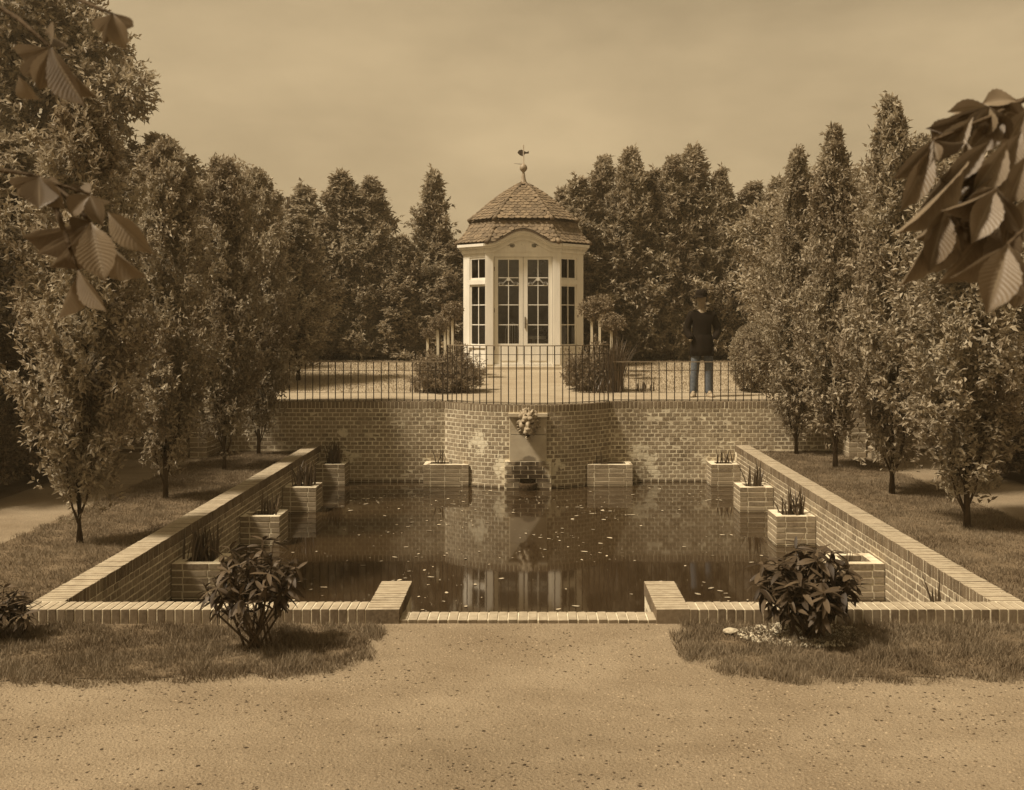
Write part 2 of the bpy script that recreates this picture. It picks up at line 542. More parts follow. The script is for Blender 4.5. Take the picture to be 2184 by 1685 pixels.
def lawn_left():
    return [(-9.0, 6.25), (-2.6, 6.28), (-1.45, 6.36), (-1.22, 6.46), (-1.08, 6.6), (-0.98, 6.85), (-0.97, 7.1), (-1.0, 7.5), (-9.0, 7.5)]
LAWNS = {'lawn_front_left': lawn_left(),
         'lawn_front_right': [(9, 7.5), (1.03, 7.5), (0.96, 7.1), (0.98, 6.85), (1.05, 6.68), (1.2, 6.5), (1.45, 6.37), (1.9, 6.31), (9, 6.3)],
         'lawn_side_left': [(-5.0, 7.5), (-3.56, 7.5), (-3.56, 17.3), (-4.9, 17.3), (-4.92, 16.5), (-5.02, 14), (-4.97, 11)],
         'lawn_side_right': [(3.56, 7.5), (5.15, 7.5), (5.2, 11), (5.14, 14), (5.1, 16.5), (4.95, 17.3), (3.56, 17.3)]}
def ragged(p, a=0.012):
    out = []
    for (x0, y0), (x1, y1) in zip(p, p[1:] + p[:1]):
        m_ = max(1, int(math.hypot(x1 - x0, y1 - y0) / 0.06))
        for i in range(m_):
            x, y = x0 + (x1 - x0) * i / m_, y0 + (y1 - y0) * i / m_
            if abs(abs(x) - 3.56) > 0.01 and y < 17.25 and not (y > 7.45 and y < 7.55):
                x += random.gauss(0, a); y += random.gauss(0, a) + 0.03 * math.sin(x * 3.1)
            out.append((x, y))
    return out
def shrink(p, d=0.10):
    cx = sum(q[0] for q in p) / len(p); cy = sum(q[1] for q in p) / len(p)
    return [(x + (d if x < cx else -d) * random.uniform(.6, 1.3), y + (d * random.uniform(.6, 1.3) if y < cy else 0)) for x, y in p]
LAWNS = {k: ragged(p) for k, p in LAWNS.items()}
for k, p in LAWNS.items():
    sheet(k, shrink(p) if 'front' in k else p, 0.006, 'lawn')
LAWNT = {'terrace_lawn_left': [(-1.02, 19.4), (-0.96, 24.0), (-0.96, 27.0), (-0.96, 30.0), (-40, 30.0), (-40, 27.0), (-40, 24.0), (-40, 19.4)],
         'terrace_lawn_right': [(40, 19.4), (40, 24.0), (40, 27.0), (40, 30.0), (0.78, 30.0), (0.78, 27.0), (0.78, 24.0), (0.92, 19.4)]}
for k, p in LAWNT.items():
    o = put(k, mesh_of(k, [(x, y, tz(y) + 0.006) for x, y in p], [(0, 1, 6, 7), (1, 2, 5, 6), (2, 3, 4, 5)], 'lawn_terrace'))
    o['kind'] = 'structure'
# planting ground beyond the side paths
sheet('border_left', [(-40, 7.6), (-6.25, 7.6), (-6.2, 12), (-6.3, 17.3), (-40, 17.3)], 0.006, 'lawn')
sheet('border_right', [(6.4, 7.6), (40, 7.6), (40, 17.3), (6.4, 17.3), (6.35, 12)], 0.006, 'lawn')
o = sheet('water', [(-PW - 0.05, 7.6), (PW + 0.05, 7.6), (PW + 0.05, 17.6), (-PW - 0.05, 17.6)], WZ, 'water')

# ------------------------------------------------------------------ retaining wall with its bulge
angE = math.asin(1.335 / arcR)
LS = 9.0 - 1.335
ARC = 2 * angE * arcR
def prof(s, off=0.0):
    """a point of the wall's face at length s from its middle: position and outward direction"""
    if abs(s) <= ARC / 2:
        a = s / arcR
        nrm = Vector((math.sin(a), -math.cos(a), 0))
        p = Vector((0, arcC, 0)) + nrm * (arcR + off)
    else:
        sg = 1 if s > 0 else -1
        p = Vector((sg * (1.335 + abs(s) - ARC / 2), Y1 - off, 0)); nrm = Vector((0, -1, 0))
    return p, nrm

def frame(p, nrm, z):
    x = Vector((-nrm.y, nrm.x, 0))
    M = Matrix(((x.x, -nrm.x, 0, p.x), (x.y, -nrm.y, 0, p.y), (0, 0, 1, z), (0, 0, 0, 1)))
    return M

SM = ARC / 2 + LS
wall = thing('retaining_wall', (0, Y1, 0), 'long brick retaining wall with a bulging middle behind the pool', 'wall')
mb = MB()
ss = [-SM, -ARC / 2 - 0.001] + [-ARC / 2 + ARC * i / 30 for i in range(31)] + [ARC / 2 + 0.001, SM]
V, Fc = [], []
for s in ss:
    p, nr = prof(s, -0.0016)
    q = Vector((p.x, Y1 + 0.35, 0))
    for z in (-0.9, TZ - 0.012):
        V.append((p.x, p.y, z)); V.append((q.x, q.y, z))
for i in range(len(ss) - 1):
    a, b_ = i * 4, i * 4 + 4
    Fc += [(a, b_, b_ + 2, a + 2), (a + 2, b_ + 2, b_ + 3, a + 3)]
mb.add(V, Fc); mb.build('mortar_core', 'mortar', wall)
items = []
CH = 0.0655
pit = 0.1165
for r in range(19):
    z = TZ - 0.115 - CH * (r + 0.5)
    k = int(SM / pit)
    for i in range(-k, k + 1):
        s = (i + (0.5 if r % 2 else 0)) * pit
        if abs(s) > SM - 0.1: continue
        p, nr = prof(s, -0.05)
        if abs(abs(s) - ARC / 2) < 0.03: p = p + nr * 0.0
        if abs(p.x) > PW + 0.2 and z < 0: continue
        if 5.05 < abs(p.x) < 6.5 and z < 0.7: continue
        lim = 0.365 if z < -0.06 else 0.286
        if abs(p.x) + 0.0515 < lim + 0.025: continue
        if abs(p.x) - 0.0515 < lim + 0.006:
            a_, b_ = lim + 0.006, abs(p.x) + 0.0515
            sg = 1 if p.x > 0 else -1
            p2, n2 = prof(sg * (a_ + b_) / 2 * 1.005, -0.05)
            items.append((frame(p2, n2, z), (b_ - a_, 0.10, CH - 0.0125), abs(p.x))); continue
        items.append((frame(p, nr, z), (pit - 0.0135 + random.choice((0, 0, 0.003, -0.006)), 0.10, CH - 0.0125), abs(p.x)))
lay(wall, items, 'brick_wall')
items = []
pit2 = 0.0635
k = int(SM / pit2)
for i in range(-k, k + 1):
    s = i * pit2
    p, nr = prof(s, -0.0985)
    if 5.05 < abs(p.x) < 6.45: continue
    items.append((frame(p, nr, TZ - 0.055), (pit2 - 0.011, 0.20, 0.105), abs(p.x)))
lay(wall, items, 'brick_terrace_coping', 'coping_brick')

# ------------------------------------------------------------------ pool side walls
for sg, nm in ((-1, 'left'), (1, 'right')):
    w = thing('pool_wall', (sg * 3.44, 12.4, 0), 'long low brick wall with upright coping along the %s of the pool' % nm, 'wall')
    mb = MB()
    xa, xb = sorted((sg * (PW + 0.0035), sg * (PW + 0.2215)))
    mb.box(xa, xb, 7.74, Y1 - 0.01, -0.9, 0.0965)
    mb.build('mortar_core', 'mortar', w)
    items = []
    for r in range(9):
        z = -0.005 - CH * (r + 0.5)
        k = int((Y1 - 7.8) / pit)
        for i in range(k):
            y = 7.8 + (i + (0.5 if r % 2 else 0)) * pit
            items.append((T(sg * (PW + 0.05), y, z), (0.10, pit - 0.014, CH - 0.013), y - (0.0 if z > -0.47 else -50)))
    lay(w, items, 'brick_pool')
    items = []
    k = int((Y1 - 7.76) / pit2)
    for i in range(k):
        y = 7.79 + i * pit2
        items.append((T(sg * (PW + 0.1125), y, 0.048), (0.225, pit2 - 0.010, 0.105), y))
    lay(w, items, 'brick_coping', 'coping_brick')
    # front kerb with a short return into the pool
    kb = thing('pool_kerb', (sg * 2.2, 7.6, 0), 'low brick-on-edge kerb with a short return, %s of the gravel opening' % nm, 'kerb')
    mb = MB()
    xa, xb = sorted((sg * 0.904, sg * (PW + 0.2215)))
    mb.box(xa, xb, Y0 + 0.004, 7.735, -0.9, 0.0965)
    xa, xb = sorted((sg * 0.904, sg * 1.128))
    mb.box(xa, xb, 7.735, 8.357, -0.9, 0.0965)
    mb.build('mortar_core', 'mortar', kb)
    items = []
    x = 1.165
    while x < PW + 0.2:
        items.append((T(sg * x, Y0 + 0.105, 0.048), (pit2 - 0.010, 0.21, 0.105), x)); x += pit2
    for i in range(13):
        items.append((T(sg * 1.015, Y0 + 0.028 + i * pit2, 0.0485), (0.235, pit2 - 0.010, 0.105), 1.0))
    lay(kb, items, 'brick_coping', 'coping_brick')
    items = []
    for r in range(2):
        items.append((T(sg * 1.015, Y0 + 0.06, -0.045 - 0.07 * r), (0.23, 0.11, 0.06), 0))
    for r in range(8):
        for i in range(3):
            items.append((T(sg * 0.955, 7.7 + 0.225 * i + (0.11 if r % 2 else 0), -0.04 - CH * r), (0.10, 0.212, CH - 0.012), 1))
        items.append((T(sg * 1.015, 8.305, -0.04 - CH * r), (0.216, 0.10, CH - 0.012), 2))
    lay(kb, items, 'brick_pool')
sl = thing('brick_sill', (0, 7.6, 0), 'flat sill of pale bricks on edge between the two kerb ends', 'sill')
mb = MB(); mb.box(-0.90, 0.90, 7.5445, 7.745, -0.9, 0.021); mb.build('mortar_core', 'mortar', sl)
items = []
for i in range(26):
    x = -0.875 + 0.07 * i
    items.append((T(x, 7.645, -0.03), (0.0615, 0.21, 0.11), 0))
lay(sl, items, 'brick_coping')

# ------------------------------------------------------------------ planters standing in the water
def planter(x0, x1, y0, y1, label, wallside):
    cx, cy = (x0 + x1) / 2, (y0 + y1) / 2
    t = thing('brick_planter', (cx, cy, WZ), label, 'planter', 'brick planters in the pool')
    ztop = -0.15
    mb = MB()
    for (a, b_, c_, d) in ((x0 + .0035, x1 - .0035, y0 + .0035, y0 + .095), (x0 + .0035, x1 - .0035, y1 - .095, y1 - .0035),
                           (x0 + .0035, x0 + .095, y0 + .095, y1 - .095), (x1 - .095, x1 - .0035, y0 + .095, y1 - .095)):
        mb.box(a, b_, c_, d, -0.75, ztop - 0.004)
    mb.build('mortar_core', 'mortar', t)
    mb = MB(); mb.box(x0 + .09, x1 - .09, y0 + .09, y1 - .09, -0.7, ztop - 0.06); mb.build('soil', 'soil', t)
    items = []
    for r in range(6):
        z = ztop - CH * (r + 0.5)
        hh = CH - 0.011
        def run(a, b_, fix, axis, odd):
            L = b_ - a
            cuts = [a]
            p = a + (0.112 if odd else 0.225)
            while p < b_ - 0.05:
                cuts.append(p); p += 0.225
            cuts.append(b_)
            for u, v in zip(cuts, cuts[1:]):
                if u > a or (a - (x0 if axis == 'x' else y0)) > 0.05: u += 0.0055
                if v < b_ or ((x1 if axis == 'x' else y1) - b_) > 0.05: v -= 0.0055
                m_ = (u + v) / 2; l = v - u
                if l < 0.03: continue
                if axis == 'x': items.append((T(m_, fix, z), (l, 0.098, hh), r))
                else: items.append((T(fix, m_, z), (0.098, l, hh), r))
        odd = r % 2
        if odd:
            run(x0, x1, y0 + 0.049, 'x', 1); run(x0, x1, y1 - 0.049, 'x', 0)
            run(y0 + 0.105, y1 - 0.105, x0 + 0.049, 'y', 0); run(y0 + 0.105, y1 - 0.105, x1 - 0.049, 'y', 0)
        else:
            run(y0, y1, x0 + 0.049, 'y', 0); run(y0, y1, x1 - 0.049, 'y', 0)
            run(x0 + 0.105, x1 - 0.105, y0 + 0.049, 'x', 0); run(x0 + 0.105, x1 - 0.105, y1 - 0.049, 'x', 0)
    lay(t, items, 'brick_pool')
    return t

# one reed blade: tapering, folded, bending
def blade_mesh(bend):
    V, Fc = [], []
    n = 4
    for i in range(n + 1):
        t = i / n
        w = 0.5 * (1 - t ** 2.2) * (0.7 + 0.6 * min(1, t * 3))
        V += [(-w, 0, 0), (0, 0.35 * w, 0), (w, 0, 0)]
        for j in range(3):
            x, y, z = V[-3 + j]
            V[-3 + j] = (x, y + bend * t * t, t)
    for i in range(n):
        for j in range(2):
            a = i * 3 + j
            Fc.append((a, a + 1, a + 4, a + 3))
    return V, Fc
BLADES = []
for bnd in (0.05, 0.22, 0.45):
    V, Fc = blade_mesh(0)
    # bend is kept in metres relative to a blade of unit length
    V = [(x * 0.065, y * 0.045 + bnd * z * z, z * (1 - 0.15 * bnd)) for x, y, z in V]
    BLADES.append(mesh_of('blade', V, Fc, 'reed'))

def reeds(x0, x1, y0, y1, n, hgt, label, zb=-0.215):
    cx, cy = (x0 + x1) / 2, (y0 + y1) / 2
    t = thing('reed_plant', (cx, cy, zb), label, 'reeds', 'reed plants in the planters')
    nc = max(1, n // 5)
    cl = [(random.uniform(x0, x1), random.uniform(y0, y1)) for _ in range(nc)]
    for i in range(n):
        c = cl[i % nc]
        h = hgt * random.uniform(0.6, 1.08)
        M = T(c[0] + random.gauss(0, 0.035), c[1] + random.gauss(0, 0.03), zb) @ RZ(random.uniform(0, 6.28)) @ Matrix.Rotation(random.gauss(0, 0.17), 4, 'X') @ Matrix.Diagonal((h * random.uniform(.8, 1.1) * 1.05, h, h, 1))
        put('blade', BLADES[random.choice((0, 0, 1, 1, 2))], t, M)

ORD = ['frontmost', 'second', 'third']
PL = [(10.05, ['nearest the front kerb', 0]), (12.46, ['second from the front', 1]), (14.6, ['third from the front', 2]), (16.9, ['in the back corner', 3])]
for sg, nm in ((-1, 'left'), (1, 'right')):
    xa, xb = sorted((sg * 2.87, sg * (PW - 0.004)))
    for (y, (ds, k)) in PL:
        y1_ = min(y + 0.46, Y1 - 0.004)
        planter(xa, xb, y, y1_, 'square brick planter along the %s pool wall, %s' % (nm, ds), sg)
        nb, hh = {(-1, 0): (34, 0.40), (-1, 1): (14, 0.34), (-1, 2): (32, 0.42), (-1, 3): (34, 0.42),
                  (1, 0): (4, 0.16), (1, 1): (18, 0.42), (1, 2): (16, 0.42), (1, 3): (13, 0.33)}[(sg, k)]
        reeds(xa + 0.11, xb - 0.11, y + 0.11, y1_ - 0.11, int(nb * 1.8), hh, 'reeds growing in the %s wall planter %s' % (nm, ds))
    planter(xa, xb, 7.76, 8.22, 'brick planter tucked behind the front kerb in the %s corner' % nm, sg)
    reeds(xa + 0.12, xb - 0.1, 7.88, 8.1, 6 if sg < 0 else 12, 0.36 if sg < 0 else 0.46, 'reed tips showing above the front kerb in the %s corner' % nm)
    xa, xb = sorted((sg * 0.93, sg * 1.64))
    planter(xa, xb, 16.88, Y1 - 0.004, 'oblong brick planter against the bulging wall, %s of the fountain' % nm, sg)
    if sg < 0: reeds(-1.5, -1.28, 17.0, 17.2, 10, 0.36, 'few reeds in the oblong planter left of the fountain')
    else: reeds(1.13, 1.3, 17.0, 17.2, 8, 0.30, 'few reeds in the oblong planter right of the fountain')

# ------------------------------------------------------------------ wall fountain with lion mask
ft = thing('wall_fountain', (0, FY, WZ), 'pale stone wall fountain with a lion head spout', 'fountain')
mb = MB(); mb.box(-0.30, 0.30, 16.545, 16.78, 0.625, 0.675); mb.box(-0.285, 0.285, 16.57, 16.78, 0.60, 0.625); mb.build('ledge', 'stone', ft)
mb = MB(); mb.box(-0.278, 0.278, 16.60, 16.80, 0.352, 0.60); mb.build('upper_slab', 'stone', ft)
m, nt, b = new_mat('stone_stained')
c = mixc(nt, rng(nt, noise(nt, 5, 4), 0.3, 0.7, 0, 1), sep(0.34), sep(0.46))
c = mixc(nt, mth(nt, 'MULTIPLY', spot(nt, (0.0, 16.6, -0.09), 0.13, 0.3), 0.7), c, sep(0.07))
nt.links.new(c, b.inputs['Base Color']); b.inputs['Roughness'].default_value = 0.8
bump(nt, b, noise(nt, 40, 4), 0.3, 0.003)
mb = MB(); mb.box(-0.28, 0.28, 16.592, 16.80, -0.055, 0.342); mb.build('lower_slab', 'stone_stained', ft)
mb = MB()
mb.box(-0.355, -0.125, 16.579, 16.85, -0.9, -0.065); mb.box(0.125, 0.355, 16.579, 16.85, -0.9, -0.065)
mb.box(-0.125, 0.125, 16.579, 16.85, -0.325, -0.065); mb.box(-0.125, 0.125, 16.80, 16.85, -0.9, -0.325)
mb.build('plinth_core', 'mortar', ft)
mb = MB(); mb.box(-0.124, 0.124, 16.632, 16.79, -0.88, -0.326); mb.build('outlet', 'soil', ft)  # dark fill paints the shade inside the outlet opening
mb = MB(); mb.lathe([(0, -0.56), (0.10, -0.54), (0.135, -0.47), (0.14, -0.40), (0.125, -0.385), (0.10, -0.40), (0.0, -0.43)], 0, 16.575, 18); mb.build('basin', 'moss', ft, True)
items = []
for r in range(7):
    z = -0.062 - CH * (r + 0.5)
    for i in range(-2, 3):
        x = i * 0.225 + (0.1125 if r % 2 else 0)
        a, b_ = max(-0.36, x - 0.1065), min(0.36, x + 0.1065)
        if z < -0.325:
            if a < 0.128 and b_ > 0.128: a = 0.128
            elif a < -0.128 and b_ > -0.128: b_ = -0.128
            elif a >= -0.128 and b_ <= 0.128: continue
        if b_ - a < 0.03: continue
        items.append((T((a + b_) / 2, 16.62, z), (b_ - a, 0.09, CH - 0.009), 0))
lay(ft, items, 'brick_plinth')

def lion_head():
    """mask modelled from overlapping lumps fused by a voxel remesh"""
    bm = bmesh.new()
    def ball(x, y, z, rx, ry, rz, rot=0):
        M = T(x, y, z) @ Matrix.Rotation(rot, 4, 'Y') @ Matrix.Diagonal((rx, ry, rz, 1))
        bmesh.ops.create_icosphere(bm, subdivisions=3, radius=1, matrix=M)
    ball(0, 0, 0.0, 0.115, 0.10, 0.13)           # skull
    ball(0, -0.105, -0.060, 0.052, 0.10, 0.055)  # muzzle
    ball(0, -0.10, 0.0, 0.032, 0.09, 0.045)    # bridge of the nose
    ball(0, -0.195, -0.035, 0.036, 0.02, 0.02)    # nose
    for s in (-1, 1):
        ball(s * 0.026, -0.165, -0.075, 0.034, 0.045, 0.030)   # upper lips
        ball(s * 0.052, -0.075, 0.048, 0.034, 0.03, 0.016, s * 0.3)  # brow
        ball(s * 0.075, -0.05, -0.015, 0.04, 0.05, 0.045)    # cheek
        ball(s * 0.095, -0.03, 0.095, 0.03, 0.025, 0.032)    # ear
        ball(s * 0.030, -0.055, 0.075, 0.040, 0.055, 0.034)   # forehead
    ball(0, -0.11, -0.150, 0.034, 0.075, 0.020)  # lower jaw
    rr = random.Random(5)
    for k in range(60):                           # locks of the mane, two rows behind the face
        a = 2 * math.pi * k / 30 + rr.uniform(-.08, .08)
        rad = 0.128 if k < 30 else 0.158
        x, z = math.cos(a) * rad * 0.95, math.sin(a) * rad * 1.1 - 0.01
        if z < -0.10 and abs(x) < 0.06: continue
        ball(x, (0.02 if k < 30 else 0.05) + 0.012 * rr.random(), z, 0.013, 0.022, 0.032, -a + math.pi / 2 + rr.uniform(-.5, .5))
    for k in range(7):                            # curls on the brow
        ball(rr.uniform(-.07, .07), -0.045 - rr.random() * .02, 0.10 + rr.random() * .055, 0.012, 0.02, 0.024, rr.uniform(-.8, .8))
    me = bpy.data.meshes.new('lion_head'); bm.to_mesh(me); bm.free()
    me.materials.append(MATS['lion_stone'])
    return me
lh = put('lion_head', lion_head(), ft, T(0.0, 16.55, 0.52) @ Matrix.Rotation(R(6), 4, 'X') @ Matrix.Diagonal((1.18, 1.15, 1.26, 1)))
md = lh.modifiers.new('Remesh', 'REMESH'); md.mode = 'VOXEL'; md.voxel_size = 0.006; md.use_smooth_shade = True
lh['label'] = 'weathered lion head mask'
mb = MB()
for s in (-1, 1):
    mb.lathe([(0.0, 0.524), (0.026, 0.532), (0.033, 0.547), (0.024, 0.562), (0.0, 0.568)], s * 0.064, 16.446, 8)
mb.build('eye', 'soil', lh)
mb = MB(); mb.tube([(0, 16.50, 0.395), (0, 16.375, 0.372)], [0.040, 0.036], 10); mb.build('spout', 'soil', lh)

# ------------------------------------------------------------------ iron railings
def railing(s0, s1, top, label, dx, group='iron railings on the terrace edge'):
    n = max(2, int(abs(s1 - s0) / dx))
    pts = []
    for i in range(n + 1):
        p, nr = prof(s0 + (s1 - s0) * i / n, -0.05)
        pts.append(Vector((p.x, p.y, 0)))
    t = thing('iron_railing', (pts[len(pts) // 2].x, pts[len(pts) // 2].y, TZ), label, 'railing', group)
    bar = MB(); bar.tube([(0, 0, TZ + 0.0), (0, 0, top)], 0.008, 6)
    bme = mesh_of('bar', bar.V, bar.F, 'iron')
    for i, p in enumerate(pts[1:-1]):
        put('bar', bme, t, T(p.x + random.uniform(-.004, .004), p.y, 0) @ Matrix.Rotation(random.gauss(0, .003), 4, 'Y'))
    dense = []
    for i in range(n * 2 + 1):
        p, nr = prof(s0 + (s1 - s0) * i / (n * 2), -0.05); dense.append(p)
    def ribbon(name, z0, z1, hw, mat):
        m_ = MB(); V, Fc = [], []
        for i, p in enumerate(dense):
            q, nr = prof(s0 + (s1 - s0) * i / (n * 2), -0.05)
            for (o_, z) in ((-hw, z0), (hw, z0), (hw, z1), (-hw, z1)):
                V.append(q + nr * o_ + Vector((0, 0, z)))
        for i in range(len(dense) - 1):
            for k in range(4):
                k2 = (k + 1) % 4
                Fc.append((i * 4 + k, i * 4 + k2, i * 4 + 4 + k2, i * 4 + 4 + k))
        Fc += [(0, 1, 2, 3), tuple(len(V) - 4 + k for k in (3, 2, 1, 0))]
        m_.add(V, Fc); m_.build(name, mat, t)
    ribbon('top_rail', top - 0.002, top + 0.012, 0.019, 'rail_top')
    ribbon('middle_rail', top - 0.135, top - 0.127, 0.008, 'iron')
    ribbon('bottom_rail', TZ + 0.018, TZ + 0.028, 0.012, 'iron')
    for p in (pts[0], pts[-1]):
        m_ = MB(); m_.box(p.x - .011, p.x + .011, p.y - .011, p.y + .011, TZ, top); m_.build('post', 'iron', t)
railing(-ARC / 2 - 3.5, -ARC / 2 - 0.04, 1.43, 'low straight iron railing left of the wall bulge', 0.12)
railing(-ARC / 2 + 0.0, ARC / 2 - 0.0, 1.705, 'tall curved iron railing on the wall bulge before the pavilion', 0.124)
railing(ARC / 2 + 0.04, ARC / 2 + 3.5, 1.43, 'low straight iron railing right of the wall bulge', 0.12)

# ------------------------------------------------------------------ side steps
for sg, nm in ((-1, 'left'), (1, 'right')):
    st = thing('brick_steps', (sg * 5.75, 17, 0), 'brick steps up to the terrace at the end of the %s path' % nm, 'steps')
    for k in range(5):
        y = 16.35 + 0.25 * k; z = 0.16 * (k + 1)
        xa, xb = sorted((sg * 5.215, sg * 6.335))
        mb = MB(); mb.box(xa, xb, y + 0.012, 17.58, z - 0.16 if k else -0.02, z - 0.05); mb.build('riser', 'brick_wall', st)
        nb = 10
        for i in range(nb):
            x = 5.215 + (i + 0.5) * 0.112
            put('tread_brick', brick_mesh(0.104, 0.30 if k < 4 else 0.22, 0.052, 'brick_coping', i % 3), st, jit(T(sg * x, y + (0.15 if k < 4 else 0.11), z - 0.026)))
    for x in (5.06, 6.49):
        ck = thing('cheek_wall', (sg * x, 17, 0), 'short brick cheek wall on the %s side of the %s steps' % ('pool' if x < 6 else 'outer', nm), 'wall', 'cheek walls of the steps')
        mb = MB(); mb.box(sg * x - .1315, sg * x + .1315, 16.555, 17.33, -0.05, 0.60); mb.build('mortar_core', 'mortar', ck)
        items = []
        for r in range(8):
            z = 0.045 + 0.075 * r
            for i in range(4):
                y = 16.65 + 0.225 * i - (0.11 if r % 2 else 0)
                if y < 16.6: continue
                for s in (-1, 1):
                    items.append((T(sg * x + s * 0.09, y + .01, z), (0.09, 0.212, 0.063), 0))
            if r % 2: items.append((T(sg * x, 16.60, z), (0.268, 0.098, 0.063), 0))
            else:
                for s in (-1, 1): items.append((T(sg * x + s * 0.069, 16.60, z), (0.128, 0.098, 0.063), 0))
        lay(ck, items, 'brick_wall')
        items = [(T(sg * x, 16.59 + 0.0645 * i, 0.648), (0.275, 0.055, 0.10), 0) for i in range(12)]
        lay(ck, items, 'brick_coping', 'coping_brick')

# ------------------------------------------------------------------ garden pavilion
PX, PY = -0.125, 30.2
pv = thing('garden_pavilion', (PX, PY, TZ), 'white octagonal garden pavilion with glazed doors and bell-shaped tiled roof', 'pavilion')
A, Cc = 1.62, 0.64
def face_matrix(k):
    """k in 0..7, 0 is the front; u right, n outward, h up"""
    ang = k * math.pi / 4
    # outward direction (front is -Y), turning anticlockwise seen from above
    nx, ny = math.sin(ang), -math.cos(ang)
    dist = A if k % 2 == 0 else (2 * A - Cc) / math.sqrt(2)
    ux, uy = math.cos(ang), math.sin(ang)
    return Matrix(((ux, nx, 0, PX + nx * dist), (uy, ny, 0, PY + ny * dist), (0, 0, 1, TZ), (0, 0, 0, 1)))
LEN = lambda k: 2 * (A - Cc) if k % 2 == 0 else Cc * math.sqrt(2)

def glazing(parent, M, u0, u1, h0, h1, nu, hs, n0, bars_name='muntin', mat='white_paint'):
    us = [u0 + (u1 - u0) * i / nu for i in range(nu + 1)]
    mb = MB()
    for u in us[1:-1]: mb.box(u - .011, u + .011, n0 - .012, n0 + .016, h0, h1, M)
    for h in hs:
        for a_, b_ in zip(us, us[1:]):
            mb.box(a_ + .011, b_ - .011, n0 - .012, n0 + .014, h - .011, h + .011, M)
    mb.build(bars_name, mat, parent)
    hh = [h0] + list(hs) + [h1]
    for a_, b_ in zip(us, us[1:]):
        for c_, d in zip(hh, hh[1:]):
            m_ = MB(); m_.box(a_ + .003, b_ - .003, n0 - .003, n0 + .003, c_ + .003, d - .003, M); m_.build('pane', 'glass', parent)

walls = MB()
for k in range(8):
    M = face_matrix(k); L = LEN(k) / 2
    if k == 0:
        for s in (-1, 1):
            a_, b_ = sorted((s * 0.775, s * (L + 0.03)))
            walls.box(a_, b_, -0.14, 0.03, 0.0, 3.12, M)
            a_, b_ = sorted((s * 0.80, s * (L - 0.005)))
            walls.box(a_, b_, 0.03, 0.045, 0.12, 2.98, M)
        walls.box(-0.775, 0.775, -0.12, 0.0, 2.975, 3.12, M)
        walls.box(-0.775, 0.775, -0.12, 0.02, 0.0, 0.125, M)
    elif k in (2, 3, 4, 5, 6):
        walls.box(-L - .01, L + .01, -0.12, 0.0, 0.0, 3.12, M)
    else:
        # window bay: posts, sill wall, transom, head
        sh = 0.10 if k == 1 else (-0.10 if k == 7 else 0.0)
        sgn = {1: -1, 7: 1}.get(k, 0)
        w = 0.27 if k % 2 else 0.55
        c0 = sgn * 0.11
        a0, a1 = c0 - w, c0 + w
        walls.box(-L - .01, a0 - .05, -0.12, 0.0, 0.0, 3.12, M)
        walls.box(a1 + .05, L + .01, -0.12, 0.0, 0.0, 3.12, M)
        walls.box(a0 - .05, a1 + .05, -0.12, 0.0, 0.0, 0.60, M)
        walls.box(a0 - .05, a1 + .05, -0.12, -0.005, 2.975, 3.12, M)
        walls.box(a0 - .05, a1 + .05, -0.10, 0.02, 2.25, 2.37, M)
        walls.box(a0 - .09, a1 + .09, 0.0, 0.05, 0.56, 0.61, M)
        walls.box(a0 - .04, a1 + .04, 0.0, 0.012, 0.14, 0.5, M)
        for (h0, h1, hs) in ((0.60, 2.25, (1.17, 1.70)), (2.37, 2.975, ())):
            wd = MB()
            for (p0, p1, q0, q1) in ((a0 - .05, a0, h0, h1), (a1, a1 + .05, h0, h1), (a0, a1, h0, h0 + .055), (a0, a1, h1 - .055, h1)):
                wd.box(p0, p1, -0.075, -0.025, q0, q1, M)
            wo_ = wd.build('window', 'white_paint', pv)
            glazing(wo_, M, a0, a1, h0 + .055, h1 - .055, 2 if k % 2 else 4, hs, -0.05)
    if k:
        walls.box(-L - .03, L + .03, 0.0, 0.03, 0.0, 0.12, M)
    # cornice in three steps, with dentils
    if k:
        e = 0.414
        for (p, h0, h1) in ((0.05, 3.08, 3.15), (0.10, 3.19, 3.25), (0.17, 3.25, 3.32)):
            walls.box(-L - p * e, L + p * e, -0.10, p, h0, h1, M)
        walls.box(-L - .02, L + .02, -0.10, 0.055, 3.15, 3.19, M)
walls.build('wall', 'white_paint', pv)
# front: arched cornice over a tympanum
M0 = face_matrix(0); L0 = LEN(0) / 2
def arch(u): return 0.34 * 0.5 * (1 + math.cos(math.pi * min(1, abs(u) / 0.93)))
NU = 40
def swept(prof_, name, mat, lo=-1.0, parent=pv):
    V, Fc = [], []
    n = len(prof_)
    for i in range(NU + 1):
        u = -(L0 + 0.05) + 2 * (L0 + 0.05) * i / NU
        for (pn, ph) in prof_:
            V.append(M0 @ Vector((u, pn, ph + arch(u))))
    for i in range(NU):
        for j in range(n):
            j2 = (j + 1) % n
            Fc.append((i * n + j, i * n + j2, i * n + n + j2, i * n + n + j))
    Fc += [tuple(range(n)), tuple(NU * n + j for j in range(n))[::-1]]
    m_ = MB(); m_.add(V, Fc); return m_.build(name, mat, parent)
swept([(-0.1, 3.08), (0.05, 3.08), (0.05, 3.15), (0.06, 3.15), (0.06, 3.19), (0.11, 3.19), (0.11, 3.25), (0.18, 3.26), (0.18, 3.32), (-0.1, 3.32)], 'arched_cornice', 'white_paint')
swept([(-0.45, 3.322), (0.23, 3.322), (0.23, 3.36), (0.0, 3.39), (-0.45, 3.39)], 'arched_eave', 'tile_deck')
V, Fc = [], []
for i in range(NU + 1):
    u = -L0 + 2 * L0 * i / NU
    for pn in (-0.08, 0.015):
        V.append(M0 @ Vector((u, pn, 3.10))); V.append(M0 @ Vector((u, pn, 3.10 + arch(u) + 0.02)))
